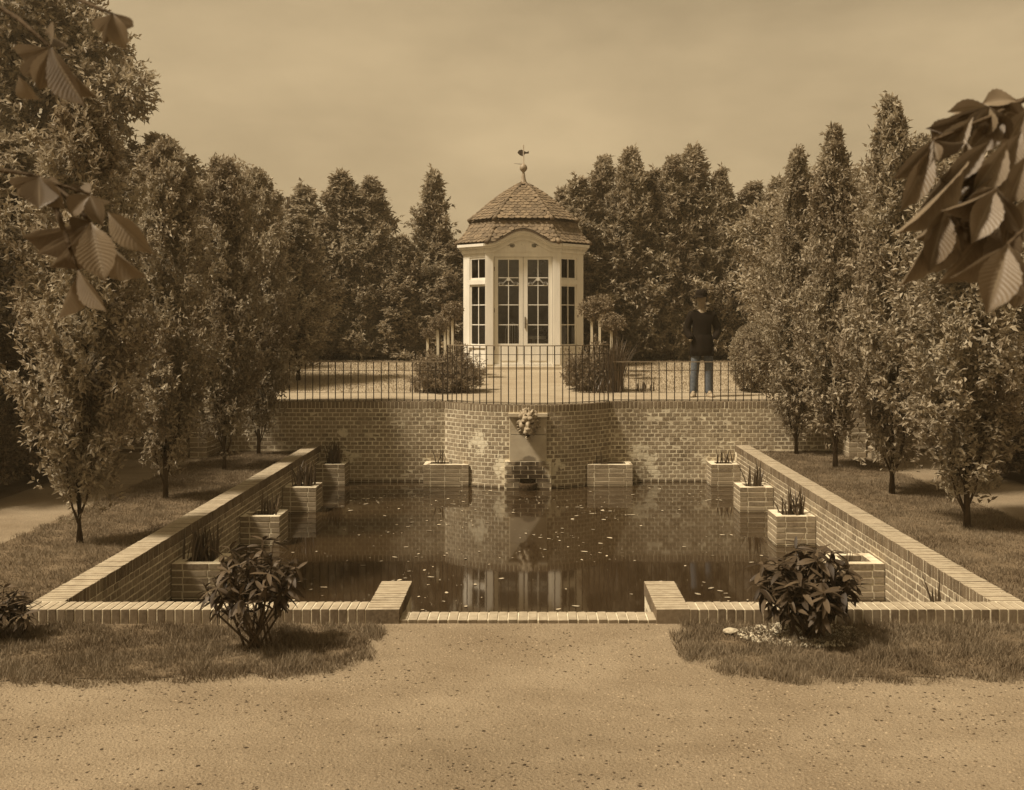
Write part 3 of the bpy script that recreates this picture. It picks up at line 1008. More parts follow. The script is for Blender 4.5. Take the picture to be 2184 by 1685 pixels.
for i in range(NU):
    a_ = i * 4
    Fc += [(a_ + 2, a_ + 6, a_ + 7, a_ + 3), (a_, a_ + 1, a_ + 5, a_ + 4), (a_ + 1, a_ + 3, a_ + 7, a_ + 5), (a_, a_ + 4, a_ + 6, a_ + 2)]
m_ = MB(); m_.add(V, Fc); m_.build('tympanum', 'white_paint', pv)
dn = MB(); dn.box(-.016, .016, 0, .028, -.017, .017)
dentil_me = mesh_of('dentil', dn.V, dn.F, 'white_paint')
for k in (1, 2, 6, 7):
    M = face_matrix(k); L = LEN(k) / 2
    nd = int(2 * L / 0.06)
    for i in range(nd):
        put('dentil', dentil_me, pv, M @ T(-L + (i + 0.5) * 2 * L / nd, 0.055, 3.17))
for i in range(33):
    u = -0.95 + 1.9 * i / 32
    put('dentil', dentil_me, pv, M0 @ T(u, 0.06, 3.169 + arch(u)))
orn = MB()
for i in range(60):       # carved scrolls, a garland of two spirals
    for s in (-1, 1):
        t = i / 59
        a_ = t * 9.5
        r_ = 0.075 * (1 - t) + 0.012
        u = s * (0.30 - 0.0 * t) + s * r_ * math.cos(a_); h = 3.235 + 0.03 + 0.6 * r_ * math.sin(a_)
        orn.box(u - .011, u + .011, 0.012, 0.03, h - .011, h + .011, M0)
for i in range(30):
    u = -0.62 + 1.24 * i / 29
    h = 3.22 + 0.18 * math.cos(u * 2.2) ** 2 * (1 - abs(u)) + 0.02 * math.sin(i * 2.1)
    orn.box(u - .012, u + .012, 0.012, 0.028, h - .012, h + .012, M0)
orn.lathe([(0, 3.27), (0.05, 3.28), (0.07, 3.32), (0.05, 3.36), (0, 3.37)], 0, 0, 10)
orn.V[-50:] = [M0 @ Vector((v.x, 0.012 + 0.35 * max(0, v.y), v.z)) for v in orn.V[-50:]]
orn.build('carved_garland', 'white_paint', pv)
# doors
for s, nm in ((-1, 'left'), (1, 'right')):
    mb = MB()
    a_, b_ = sorted((s * 0.005, s * 0.768)); 
    g0, g1 = sorted((s * 0.115, s * 0.668))
    for (p0, p1, q0, q1) in ((a_, g0, 0.13, 2.97), (g1, b_, 0.13, 2.97), (g0, g1, 0.13, 0.67), (g0, g1, 2.90, 2.97)):
        mb.box(p0, p1, -0.085, -0.035, q0, q1, M0)
    mb.box(g0 + .05, g1 - .05, -0.035, -0.022, 0.22, 0.60, M0)
    dr = mb.build('door', 'white_paint', pv)
    glazing(dr, M0, g0, g1, 0.67, 2.90, 2, (1.17, 1.70, 2.215, 2.42), -0.06)
    gm = (g0 + g1) / 2
    om = MB()      # fretwork band: little gables with knobs
    for t in (-1, 1):
        for i in range(14):
            q = i / 13
            u = gm + t * (0.02 + q * 0.13); h = 2.40 - 0.14 * q
            om.box(u - .012, u + .012, -0.05, -0.03, h - .014, h + .014, M0)
        for i in range(8):
            q = i / 7
            u = gm + t * (0.15 + q * 0.10); h = 2.26 + 0.03 * math.sin(q * 3.14)
            om.box(u - .016, u + .016, -0.05, -0.03, h - .02, h + .02, M0)
    om.box(gm - .04, gm + .04, -0.05, -0.028, 2.34, 2.42, M0)
    om.build('fretwork', 'white_paint', dr)
    if s > 0:
        hm = MB(); hm.box(0.035, 0.062, -0.035, -0.01, 1.08, 1.38, M0); hm.tube([M0 @ Vector((0.05, -0.01, 1.2)), M0 @ Vector((0.05, 0.03, 1.2)), M0 @ Vector((0.14, 0.035, 1.19))], 0.011, 6)
        hm.build('door_handle', 'brass', dr)
    else:
        hm = MB()
        for h in (0.5, 1.5, 2.6): hm.box(-0.775, -0.755, -0.04, -0.02, h, h + .11, M0)
        hm.build('hinge', 'brass', dr)
fl = MB()
V = [face_matrix(k) @ Vector((-LEN(k) / 2 + .06, -0.10, h)) for h in (0.0, 0.12) for k in range(8)]
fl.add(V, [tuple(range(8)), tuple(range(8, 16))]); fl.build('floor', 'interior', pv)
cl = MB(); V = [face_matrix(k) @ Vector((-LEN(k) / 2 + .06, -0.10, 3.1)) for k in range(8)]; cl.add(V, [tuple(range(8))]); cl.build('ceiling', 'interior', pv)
stp = MB(); stp.box(PX - 1.02, PX + 1.02, PY - A - 0.42, PY - A - 0.035, TZ - 0.02, TZ + 0.07); stp.build('step', 'stone', pv)
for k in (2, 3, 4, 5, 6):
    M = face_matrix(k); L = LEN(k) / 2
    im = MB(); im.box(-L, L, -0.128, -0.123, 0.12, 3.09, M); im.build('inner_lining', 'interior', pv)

# roof
rf = bpy.data.objects.new('roof', None); rf.empty_display_size = 0.1
link(rf, pv, T(PX, PY, TZ + 3.3))
LOW = [(1.84, 3.34), (1.66, 3.50), (1.53, 3.68), (1.44, 3.86), (1.38, 3.98)]
UPP = [(1.50, 3.985), (1.20, 4.24), (0.90, 4.52), (0.55, 4.80), (0.22, 5.02), (0.07, 5.12)]
def ring(w, h):
    c_ = 0.48 * w; e = w - c_
    return [Vector((PX + x, PY + y, TZ + h)) for x, y in ((-e, -w), (e, -w), (w, -e), (w, e), (e, w), (-e, w), (-w, e), (-w, -e))]
for nm, pr in (('lower_roof_deck', LOW), ('upper_roof_deck', UPP)):
    V, Fc = [], []
    for (w, h) in pr: V += ring(w - 0.03, h - 0.02)
    for i in range(len(pr) - 1):
        for k in range(8):
            k2 = (k + 1) % 8
            if k == 0 and pr is LOW: continue
            Fc.append((i * 8 + k, i * 8 + k2, i * 8 + 8 + k2, i * 8 + 8 + k))
    if pr is UPP: Fc.append(tuple(range(8))[::-1])
    if pr is LOW:        # the front slope sweeps up over the arched cornice
        o = len(V); ng = 24
        for (w, h) in pr:
            for i in range(ng + 1):
                u = (-1 + 2 * i / ng) * 0.52 * (w - 0.03)
                V.append(Vector((PX + u, PY - (w - 0.03), TZ + max(h - 0.02, min(3.96, 3.385 + arch(u))))))
        for j in range(len(pr) - 1):
            for i in range(ng):
                a_ = o + j * (ng + 1) + i
                Fc.append((a_, a_ + 1, a_ + ng + 2, a_ + ng + 1))
    m_ = MB(); m_.add(V, Fc); m_.build(nm, 'tile_deck', rf)
# soffit board between wall and eave
m_ = MB(); V = ring(1.80, 3.325) + ring(1.55, 3.325)
m_.add(V, [(k, (k + 1) % 8, 8 + (k + 1) % 8, 8 + k) for k in range(2, 8)] + [(1, 2, 10, 9)] * 0); m_.build('soffit', 'white_paint', rf)
# a beaver-tail tile
tw, tl, th = 0.148, 0.20, 0.016
out = [(-tw / 2, 0), (tw / 2, 0), (tw / 2, -tl * 0.72)] + [(tw / 2 * math.cos(a_), -tl * 0.72 - tl * 0.28 * math.sin(a_)) for a_ in (0.5, 1.05, 1.57, 2.09, 2.64)] + [(-tw / 2, -tl * 0.72)]
V = [(x, y, th) for x, y in out] + [(x, y, 0) for x, y in out]
nn = len(out)
Fc = [tuple(range(nn))[::-1]] + [(i, (i + 1) % nn, nn + (i + 1) % nn, nn + i) for i in range(nn)]
tile_me = mesh_of('roof_tile', V, Fc, 'tile')
bm = bmesh.new(); bm.from_mesh(tile_me); bmesh.ops.recalc_face_normals(bm, faces=bm.faces); bm.to_mesh(tile_me); bm.free()
tiles = []
def along(pr, d):
    acc = 0
    for (w0, h0), (w1, h1) in zip(pr, pr[1:]):
        l = math.hypot(w1 - w0, h1 - h0)
        if acc + l >= d or (w1, h1) == pr[-1]:
            t = min(1.0, (d - acc) / l)
            return w0 + (w1 - w0) * t, h0 + (h1 - h0) * t, (w1 - w0) / l, (h1 - h0) / l
        acc += l
for tier, pr in ((0, LOW), (1, UPP)):
    tot = sum(math.hypot(b_[0] - a_[0], b_[1] - a_[1]) for a_, b_ in zip(pr, pr[1:]))
    step = 0.112 if tier == 0 else 0.122
    rows = int(tot / step)
    for k in range(8):
        ang = k * math.pi / 4
        nd = Vector((math.sin(ang), -math.cos(ang), 0)); ud = Vector((math.cos(ang), math.sin(ang), 0))
        kf = 1.0 if k % 2 == 0 else 1.075
        for r in range(rows + 1):
            d = 0.10 + r * step
            w, h, dw, dh = along(pr, min(d, tot - 0.001))
            half = (0.52 if k % 2 == 0 else 0.34) * w
            cnt = int(half * 2 / 0.155) + 1
            for i in range(-cnt, cnt + 1):
                u = (i + (0.5 if r % 2 else 0)) * 0.155
                if abs(u) > half - 0.03: continue
                if tier == 0 and k == 0 and h < 3.36 + arch(u): continue
                up = (nd * dw * kf + Vector((0, 0, dh))).normalized()
                nrm = ud.cross(up).normalized()
                if nrm.dot(nd) < 0 and nrm.z < 0: nrm = -nrm
                p = Vector((PX, PY, TZ)) + nd * w * kf + ud * u + Vector((0, 0, h)) + nrm * 0.012 + up * 0.085
                # lift the tail so that each row laps over the one below
                up2 = (up - nrm * 0.11).normalized(); nr2 = ud.cross(up2).normalized()
                if nr2.z < 0: nr2 = -nr2
                xx = up2.cross(nr2)
                M = Matrix(((xx.x, up2.x, nr2.x, p.x), (xx.y, up2.y, nr2.y, p.y), (xx.z, up2.z, nr2.z, p.z), (0, 0, 0, 1)))
                tiles.append((M, nd.y + (0.1 if k % 2 else 0)))
tiles.sort(key=lambda t: t[1])
for M, _ in tiles[:300]:
    put('roof_tile', tile_me, rf, jit(M, 0.003, 0.02))
VV, FF, o = [], [], 0
tv = np.array(V, np.float32)
tri = []
me2 = tile_me.copy(); bm = bmesh.new(); bm.from_mesh(me2); bmesh.ops.triangulate(bm, faces=bm.faces); bm.to_mesh(me2); bm.free()
tv, tf = tri_arrays(me2)
for M, _ in tiles[300:]:
    Am = np.array(jit(M, 0.003, 0.02)); VV.append(tv @ Am[:3, :3].T + Am[:3, 3]); FF.append(tf + o); o += len(tv)
if VV:
    q = put('roof_tile_rows', np_mesh('roof_tile_rows', np.concatenate(VV), np.concatenate(FF), 'tile'), rf); q['kind'] = 'stuff'
# hip tiles
hm = MB(); hm.tube([(0, 0, 0), (0, 0, 0.09), (0, 0, 0.18)], [0.062, 0.056, 0.05], 8)
hip_me = mesh_of('hip_tile', hm.V, hm.F, 'tile', True)
for pr in (LOW, UPP):
    tot = sum(math.hypot(b_[0] - a_[0], b_[1] - a_[1]) for a_, b_ in zip(pr, pr[1:]))
    for k in range(8):
        d = 0.0
        while d < tot - 0.12:
            w, h, dw, dh = along(pr, d + 0.001); w2, h2, _, _ = along(pr, d + 0.16)
            p = ring(w, h)[k]; q = ring(w2, h2)[k]
            if pr is LOW and k in (0, 1) and h < 3.36: pass
            M = T(*p) @ (q - p).normalized().to_track_quat('Z', 'Y').to_matrix().to_4x4()
            put('hip_tile', hip_me, rf, M); d += 0.16
# finial and weathervane
fn = bpy.data.objects.new('finial', None); fn.empty_display_size = 0.1
link(fn, pv, T(PX, PY, TZ + 5.1))
mb = MB(); mb.lathe([(0.16, 5.02), (0.10, 5.16), (0.06, 5.28), (0.045, 5.40), (0.03, 5.46), (0.06, 5.49), (0.095, 5.53), (0.11, 5.58), (0.095, 5.64), (0.05, 5.69), (0.02, 5.71), (0.014, 6.22), (0.0, 6.24)], PX, PY, 14)
mb.V = [Vector((v.x, v.y, v.z + TZ - 0.03)) for v in mb.V]; mb.build('ball_cap', 'lead', fn, True)
mb = MB()
z = TZ + 5.98
mb.add([(PX - 0.17, PY - .006, z), (PX - 0.13, PY - .006, z + .07), (PX - 0.04, PY - .006, z + .09), (PX, PY - .006, z + .05), (PX + 0.09, PY - .006, z + .02), (PX + 0.15, PY - .006, z + .045), (PX + 0.15, PY - .006, z - .02), (PX + 0.05, PY - .006, z - .03), (PX - 0.02, PY - .006, z - .10), (PX - 0.10, PY - .006, z - .07)] +
       [(PX - 0.17, PY + .006, z), (PX - 0.13, PY + .006, z + .07), (PX - 0.04, PY + .006, z + .09), (PX, PY + .006, z + .05), (PX + 0.09, PY + .006, z + .02), (PX + 0.15, PY + .006, z + .045), (PX + 0.15, PY + .006, z - .02), (PX + 0.05, PY + .006, z - .03), (PX - 0.02, PY + .006, z - .10), (PX - 0.10, PY + .006, z - .07)],
       [tuple(range(10)), tuple(range(10, 20))[::-1]] + [(i, (i + 1) % 10, 10 + (i + 1) % 10, 10 + i) for i in range(10)])
mb.build('weathervane', 'iron', fn)
mb = MB(); mb.tube([(PX - 0.26, PY, TZ + 5.68), (PX - 0.12, PY, TZ + 5.665), (PX + 0.02, PY, TZ + 5.66)], [0.004, 0.008, 0.008], 6); mb.build('wire', 'iron', fn)

# chair and table inside (built on the pavilion's floor, then sited with it)
NEAR = 0.857
def resite(o, px, py, pz):
    o.matrix_basis = T(px * NEAR, py * NEAR, CAMZ + (pz - CAMZ) * NEAR) @ Matrix.Diagonal((NEAR, NEAR, NEAR, 1))
resite(pv, PX, PY, TZ)
ch = thing('garden_chair', (PX - 0.30, PY - 0.75, TZ + 0.12), 'white spindle-back chair behind the left glazed door', 'chair')
bx, by, bz = PX - 0.30, PY - 0.75, TZ + 0.12
mb = MB(); mb.box(bx - .21, bx + .21, by - .2, by + .2, bz + .43, bz + .465); mb.build('seat', 'white_paint', ch)
for sx in (-1, 1):
    for sy in (-1, 1):
        mb = MB(); mb.tube([(bx + sx * .2, by + sy * .19, bz), (bx + sx * .17, by + sy * .17, bz + .43)], 0.017, 8); mb.build('leg', 'white_paint', ch)
mb = MB()
mb.tube([(bx - .19, by + .18, bz + .46), (bx - .19, by + .2, bz + .9), (bx - .15, by + .21, bz + 1.04), (bx, by + .215, bz + 1.09), (bx + .15, by + .21, bz + 1.04), (bx + .19, by + .2, bz + .9), (bx + .19, by + .18, bz + .46)], 0.017, 8)
for i in range(5): mb.tube([(bx - .13 + .065 * i, by + .18, bz + .46), (bx - .13 + .065 * i, by + .21, bz + 1.05)], 0.009, 6)
mb.build('backrest', 'white_paint', ch)
tb = thing('tea_table', (PX + .28, PY - 0.8, TZ + .12), 'small round white table behind the right glazed door', 'table')
mb = MB(); mb.lathe([(0, bz + .74), (.33, bz + .74), (.34, bz + .72), (.335, bz + .66), (.0, bz + .66)], PX + .28, PY - .8, 20); mb.build('top', 'white_paint', tb)
mb = MB(); mb.lathe([(.05, bz + .66), (.03, bz + .4), (.045, bz + .2), (.16, bz + .03), (.17, bz)], PX + .28, PY - .8, 12); mb.build('pedestal', 'white_paint', tb)

resite(ch, PX - 0.30, PY - 0.75, TZ + 0.12)
resite(tb, PX + .28, PY - 0.8, TZ + .12)

# ------------------------------------------------------------------ foliage
def leaves(name, P, Ax, Nr, L, Wd, mat, fold=0.18):
    """every leaf two triangles folded along its rib"""
    n = len(P)
    Ax = Ax / np.linalg.norm(Ax, axis=1, keepdims=True)
    S = np.cross(Ax, Nr); S /= (np.linalg.norm(S, axis=1, keepdims=True) + 1e-9)
    N2 = np.cross(S, Ax)
    L = np.broadcast_to(np.asarray(L), (n,))[:, None]; Wd = np.broadcast_to(np.asarray(Wd), (n,))[:, None]
    mid = P + Ax * L * 0.45
    V = np.stack([P, mid + S * Wd / 2 + N2 * Wd * fold, P + Ax * L - N2 * L * 0.12, mid - S * Wd / 2 + N2 * Wd * fold], 1).reshape(-1, 3)
    i = np.arange(n)[:, None] * 4
    tris = np.concatenate([i + np.array([[0, 1, 2]]), i + np.array([[0, 2, 3]])], 0)
    return np_mesh(name, V, tris, mat)

def unit(v): return v / (np.linalg.norm(v, axis=-1, keepdims=True) + 1e-9)

def sprays(centers, dirs, per, twig, Ll, Lw, up=0.35, spread=0.9):
    """leaves set along short twigs"""
    n = len(centers)
    C = np.repeat(centers, per, 0); Dr = np.repeat(dirs / np.maximum(1, np.linalg.norm(dirs, axis=1, keepdims=True)), per, 0)
    t = RNG.uniform(0, 1, (n * per, 1))
    P = C + Dr * t * twig + RNG.normal(0, twig * 0.10, (n * per, 3))
    Ax = unit(Dr * 0.6 + RNG.normal(0, spread, (n * per, 3)) * 0.6 + np.array([0, 0, -0.1]))
    Nr = unit(RNG.normal(0, 0.55, (n * per, 3)) + np.array([0, 0, up + 0.6]))
    L = Ll * RNG.uniform(0.65, 1.25, n * per); Wd = Lw * RNG.uniform(0.7, 1.2, n * per)
    return P, Ax, Nr, L, Wd

def column_crown(name, H, z0, prof_, nb, per, mat, Ll, Lw, seed, twig=0.16, rise=0.35, tw=22, fuzz=0.05, wob=0.38, low=0.10):
    """branches climb from the stem to the outline; twigs with leaves sit on their outer part"""
    rg = np.random.default_rng(seed)
    h = (np.arange(nb) + rg.uniform(0, 1, nb)) / nb
    th = np.arange(nb) * 2.399 + rg.normal(0, 0.35, nb)
    Rm = np.interp(h, [p[0] for p in prof_], [p[1] for p in prof_])
    ph = rg.uniform(0, 6.28, 4)
    Rm = Rm * (1 + 0.16 * np.sin(2 * th + 7 * h + ph[0]) + 0.12 * np.sin(3 * th - 13 * h + ph[1])) * np.clip(rg.normal(1, wob, nb), 0.45, 1.6) * (1 + 0.13 * np.sin(31 * h + th + ph[2]))
    z = z0 + h * (H - z0)
    end = np.stack([Rm * np.cos(th), Rm * np.sin(th), z], 1)
    st = np.stack([0 * z, 0 * z, np.maximum(z - Rm * rise * 3 - 0.12, z0 * 0.6)], 1)
    E = np.repeat(end, tw, 0); S = np.repeat(st, tw, 0)
    t = np.clip(rg.choice([0.35, 0.6, 0.8, 0.98, 1.02], (nb * tw, 1)) + rg.normal(0, 0.05, (nb * tw, 1)), 0.2, 1.15)
    fine = np.clip((1.02 - np.repeat(h, tw)) * 3.2, 0.25, 1)[:, None]
    keep = rg.uniform(0, 1, nb * tw) < np.clip(low + np.maximum(0, np.repeat(h, tw) - 0.05) * 5, 0, 1)
    C = S + (E - S) * t + rg.normal(0, fuzz, (nb * tw, 3)) * (0.5 + t) * fine
    D = unit(E - S) + rg.normal(0, 0.45, (nb * tw, 3)) + np.array([0, 0, 0.25])
    C, D, fine = C[keep], D[keep], fine[keep]
    return leaves(name, *sprays(C, D * (fine ** .5), per, twig, Ll, Lw), mat)

def limbs(name, H, z0, seed, nb=9, r0=0.045, spread=0.35, lean=0.0, low=0.35):
    rr = random.Random(seed)
    mb = MB()
    pts = []
    for i in range(9):
        t = i / 8
        pts.append((lean * t + rr.gauss(0, 0.015) * (i > 0), rr.gauss(0, 0.015) * (i > 0), t * H * 0.9))
    mb.tube(pts, [r0 * 1.35] + [r0 * (1 - 0.85 * i / 8) for i in range(1, 9)], 8)
    for k in range(nb):
        h = low + rr.random() ** 1.7 * H * 0.4
        a = rr.uniform(0, 6.28); l = rr.uniform(0.5, 0.9) * H * 0.32
        p = Vector((lean * h / H, 0, h)); q = [p]
        d = Vector((math.cos(a) * spread * 1.7, math.sin(a) * spread * 1.7, 0.65))
        for j in range(4):
            d = (d + Vector((-math.cos(a) * 0.16, -math.sin(a) * 0.16, 0.22))).normalized()
            p = p + d * l / 4; q.append(p.copy())
        mb.tube(q, [r0 * 0.42, r0 * 0.36, r0 * 0.28, r0 * 0.2, r0 * 0.1], 6)
    c = MB(); c.V, c.F = mb.V, mb.F
    return mesh_of(name, c.V, c.F, 'bark', True)

PROF_SPIRE = [(0, 0.24), (0.06, 0.27), (0.15, 0.38), (0.25, 0.52), (0.40, 0.50), (0.55, 0.38), (0.68, 0.25), (0.8, 0.17), (0.92, 0.13), (1, 0.03)]
PROF_ROUND = [(0, 0.24), (0.06, 0.26), (0.16, 0.36), (0.3, 0.54), (0.5, 0.55), (0.7, 0.47), (0.88, 0.34), (1, 0.08)]
COLS = []
for i, pf in enumerate((PROF_SPIRE, PROF_ROUND, PROF_SPIRE, PROF_ROUND)):
    COLS.append((column_crown('crown', 4.7, 0.40, pf, 185, 9, 'leaf_tree', 0.085, 0.042, 100 + i), limbs('trunk', 4.7, 0.45, 50 + i, 18, 0.034, low=0.14)))

def col_tree(x, y, h, kind, label, group, z=0.0, rz=0.0, w=1.0, mat=None):
    cm, tm = COLS[kind]
    t = thing('columnar_tree', (x, y, z), label, 'tree', group)
    s = h / 4.7
    M = T(x, y, z) @ RZ(rz) @ Matrix.Diagonal((w, w, s, 1))
    put('crown', cm, t, M); put('trunk', tm, t, M)

GR = 'pruned columnar trees along the pool lawns'
WD = ['closest to the front', 'second from the front', 'third from the front', 'standing against the brick wall']
for k, (x, y, h, kd, w) in enumerate([(-4.25, 10.23, 4.2, 3, .78), (-4.29, 12.77, 4.15, 1, .76), (-4.28, 15.2, 4.3, 3, .78), (-4.22, 16.9, 4.35, 1, 0.72)]):
    col_tree(x, y, h, kd, 'dark leafy columnar tree on the left pool lawn, ' + WD[k], GR, rz=k * 1.3, w=w)
for k, (x, y, h, kd, w) in enumerate([(4.46, 10.95, 4.0, 1, .88), (4.42, 13.1, 4.72, 2, .86), (4.39, 15.4, 4.76, 0, .86), (4.22, 16.95, 4.7, 2, 0.8)]):
    col_tree(x, y, h, kd, 'sunlit columnar tree on the right pool lawn, ' + WD[k], GR, rz=k * 1.7 + .4, w=w)
# beyond the side paths and on the terrace ends
GO = 'columnar trees beyond the side paths'
k = 0
for (x, y, h, kd, w, z) in [(-7.2, 12.6, 4.6, 1, 1.3, 0), (-7.0, 14.6, 4.5, 1, 1.25, 0), (-6.95, 16.4, 4.4, 0, 1.2, 0), (-5.6, 20.6, 4.0, 1, 1.2, TZ), (-6.9, 20.0, 4.6, 1, 1.4, TZ), (-4.6, 21.6, 3.4, 0, 1.1, TZ),
                            (7.3, 12.8, 4.4, 0, 1.3, 0), (7.1, 14.8, 4.6, 2, 1.25, 0), (6.95, 16.5, 4.5, 0, 1.2, 0), (6.25, 18.6, 4.75, 2, 1.0, TZ), (5.2, 20.6, 4.1, 0, 1.2, TZ), (7.4, 20.2, 4.6, 2, 1.3, TZ)]:
    nm = 'left' if x < 0 else 'right'
    wh = ['third behind the path', 'second behind the path', 'nearest the steps behind the path', 'behind the bench', 'outermost on the terrace end', 'closest to the railing end'][k % 6]
    z = tz(y) if z else 0
    col_tree(x, y, h, kd, 'dense columnar tree on the %s, %s' % (nm, wh), GO, z=z, rz=k * 0.9, w=w)
    k += 1

# low shrubs along the outer edge of the paths
def blob_mesh(name, n, per, rx, ry, rz, mat, Ll, Lw, seed, flat=False, up=0.3):
    rg = np.random.default_rng(seed)
    d = unit(rg.normal(0, 1, (n, 3))); d[:, 2] = np.abs(d[:, 2]) if flat else d[:, 2]
    ph = rg.uniform(0, 6, 4)
    lump = 1 + 0.16 * np.sin(5 * d[:, 0] + ph[0] + 4 * d[:, 2]) + 0.14 * np.sin(7 * d[:, 1] + ph[1] - 5 * d[:, 0]) + 0.1 * np.sin(11 * d[:, 2] + 9 * d[:, 0] + ph[2])
    r = (rg.uniform(0.1, 1, n) ** 0.5) * lump
    C = d * r[:, None] * np.array([rx, ry, rz])
    return leaves(name, *sprays(C, d + np.array([0, 0, 0.4]), per, max(rx, rz) * 0.16, Ll, Lw, up), mat)
shr = [blob_mesh('foliage', 900, 9, 0.55, 0.55, 0.7, 'leaf_dark', 0.075, 0.036, 200 + i, True) for i in range(2)]
k = 0
for sg, nm in ((-1, 'left'), (1, 'right')):
    for i, y in enumerate((12.0, 13.2, 14.3, 15.5, 16.5)):
        x = sg * (6.75 + 0.12 * math.sin(i * 2.3))
        t = thing('border_shrub', (x, y, 0), 'bushy shrub edging the far side of the %s path, %s' % (nm, ['first', 'second', 'third', 'fourth', 'last before the steps'][i] + (' from the front' if i < 4 else '')), 'shrub', 'shrubs edging the side paths')
        put('foliage', shr[(i + (sg > 0)) % 2], t, T(x, y, 0.15) @ RZ(i * 1.1) @ Matrix.Diagonal((1, 1, 1 + 0.25 * math.sin(i * 3.1), 1)))
        m_ = MB()
        for j in range(5):
            a_ = j * 1.26; m_.tube([(x, y, 0), (x + .1 * math.cos(a_), y + .1 * math.sin(a_), .25), (x + .25 * math.cos(a_), y + .25 * math.sin(a_), .6)], [.018, .013, .006], 6)
        m_.build('stem', 'bark', t)

# evergreens behind the terrace lawn
EV = []
for i in range(3):
    pf = [[(0, .55), (.15, .64), (.4, .55), (.62, .40), (.8, .25), (.92, .14), (1, .02)],
          [(0, .5), (.2, .62), (.5, .52), (.72, .36), (.88, .22), (1, .03)],
          [(0, .55), (.2, .64), (.45, .48), (.66, .34), (.8, .27), (.9, .2), (1, .02)]][i]
    EV.append((column_crown('crown', 5.6, 0.25, pf, 110, 9, 'leaf_ever', 0.15, 0.065, 300 + i, twig=0.2, tw=22, fuzz=0.09, rise=0.2, wob=0.32, low=0.8), limbs('trunk', 5.6, 0.2, 80 + i, 6, 0.07, low=0.5)))
GE = 'evergreens in a row behind the terrace lawn'
ev = [(455, 430), (520, 410), (590, 440), (645, 405), (686, 470), (725, 378), (764, 485), (800, 388), (856, 510), (915, 374), (965, 520), (1205, 412), (1246, 388), (1292, 345), (1335, 330), (1385, 372), (1435, 345), (1490, 325), (1545, 370), (1600, 400), (1645, 390), (1700, 400), (1760, 395)]
for i, (px, py) in enumerate(ev):
    D = 27.8 + (0.45 if i % 2 else 0)
    p = at(px, py, D)
    h = p.z - 1.05
    cm, tm = EV[i % 3]
    side = 'left' if px < 1100 else 'right'
    cnt = (10 - i) if px < 1100 else (i - 10)
    order = ['first', 'second', 'third', 'fourth', 'fifth', 'sixth', 'seventh', 'eighth', 'ninth', 'tenth', 'eleventh', 'twelfth', 'thirteenth'][cnt if px < 1100 else cnt - 1]
    t = thing('evergreen_tree', (p.x, D, 1.05), 'tall pointed evergreen, %s %s of the pavilion in the far row' % (order, side), 'tree', GE)
    w = 1.15 + 0.2 * math.sin(i * 2.7)
    if py > 425: w *= 0.8
    w *= 0.88
    M = T(p.x, D, 1.05) @ Matrix.Rotation(0.03 * math.sin(i * 5.1), 4, 'Y') @ RZ(i * 1.9) @ Matrix.Diagonal((w, w, h / 5.6, 1))
    put('crown', cm, t, M); put('trunk', tm, t, M)

# clipped hedge closing the view
n = 9000
X = RNG.uniform(-20, 20, n); f = RNG.uniform(0, 1, n)
topf = f < 0.18
Z = np.where(topf, 3.47 + 0.05 * RNG.normal(0, 1, n), 1.05 + RNG.uniform(0, 1, n) * 2.42); Yh = np.where(topf, RNG.uniform(28.9, 29.5, n), 28.85 + 0.08 * RNG.normal(0, 1, n))
C = np.stack([X, Yh, Z], 1)
Dv = np.where(topf[:, None], np.array([[0, -0.2, 1]]), np.array([[0, -1, 0.3]])) + RNG.normal(0, .3, (n, 3))
hd = thing('clipped_hedge', (0, 29.2, 1.05), 'dark flat-topped clipped hedge closing the garden behind the evergreens', 'hedge')
put('foliage', leaves('foliage', *sprays(C, Dv, 5, 0.14, 0.13, 0.065), 'leaf_dark'), hd)
mb = MB(); mb.box(-20, 20, 28.95, 29.5, 1.04, 3.40); mb.build('branch_core', 'leaf_dark', hd)

# broadleaf trees at the sides and the big tree at the upper left
def big_crown(name, lumps, n, per, mat, Ll, Lw, seed):
    rg = np.random.default_rng(seed)
    Cs, Ds = [], []
    for (x, y, z, r) in lumps:
        m_ = int(n * r * r)
        d = unit(rg.normal(0, 1, (m_, 3)))
        ph = rg.uniform(0, 6, 3)
        lump = 1 + 0.15 * np.sin(6 * d[:, 0] + ph[0] + 5 * d[:, 2]) + 0.15 * np.sin(8 * d[:, 1] + ph[1] - 4 * d[:, 0])
        rr = (rg.uniform(0.05, 1, m_) ** 0.45) * lump * r
        Cs.append(np.array([x, y, z]) + d * rr[:, None] * np.array([1, 1, .85])); Ds.append(d + np.array([0, 0, .3]))
    return leaves(name, *sprays(np.concatenate(Cs), np.concatenate(Ds), per, 0.3, Ll, Lw), mat)
def big_tree(x, y, z, lumps, label, seed, n=620, tr=0.16):
    z = tz(y)
    t = thing('broadleaf_tree', (x, y, z), label, 'tree', 'broadleaf trees at the sides')
    put('crown', big_crown('crown', lumps, n, 10, 'leaf_big', 0.13, 0.07, seed), t)
    mb = MB()
    zt = max(l[2] for l in lumps)
    mb.tube([(x, y, z), (x + .05, y, z + 1.2), (x - .05, y, (z + zt) / 2), (x, y, zt)], [tr * 1.3, tr, tr * .8, tr * .25], 8)
    for l in lumps:
        a_ = Vector((x, y, z + (l[2] - z) * 0.45)); b_ = Vector(l[:3])
        mb.tube([a_, a_.lerp(b_, .5) + Vector((0, 0, .15)), b_], [tr * .5, tr * .35, tr * .12], 6)
    mb.build('trunk', 'bark', t, True)
def L_(px, py, D, rpx): 
    p = at(px, py, D); return (p.x, D, p.z, rpx * D / F)
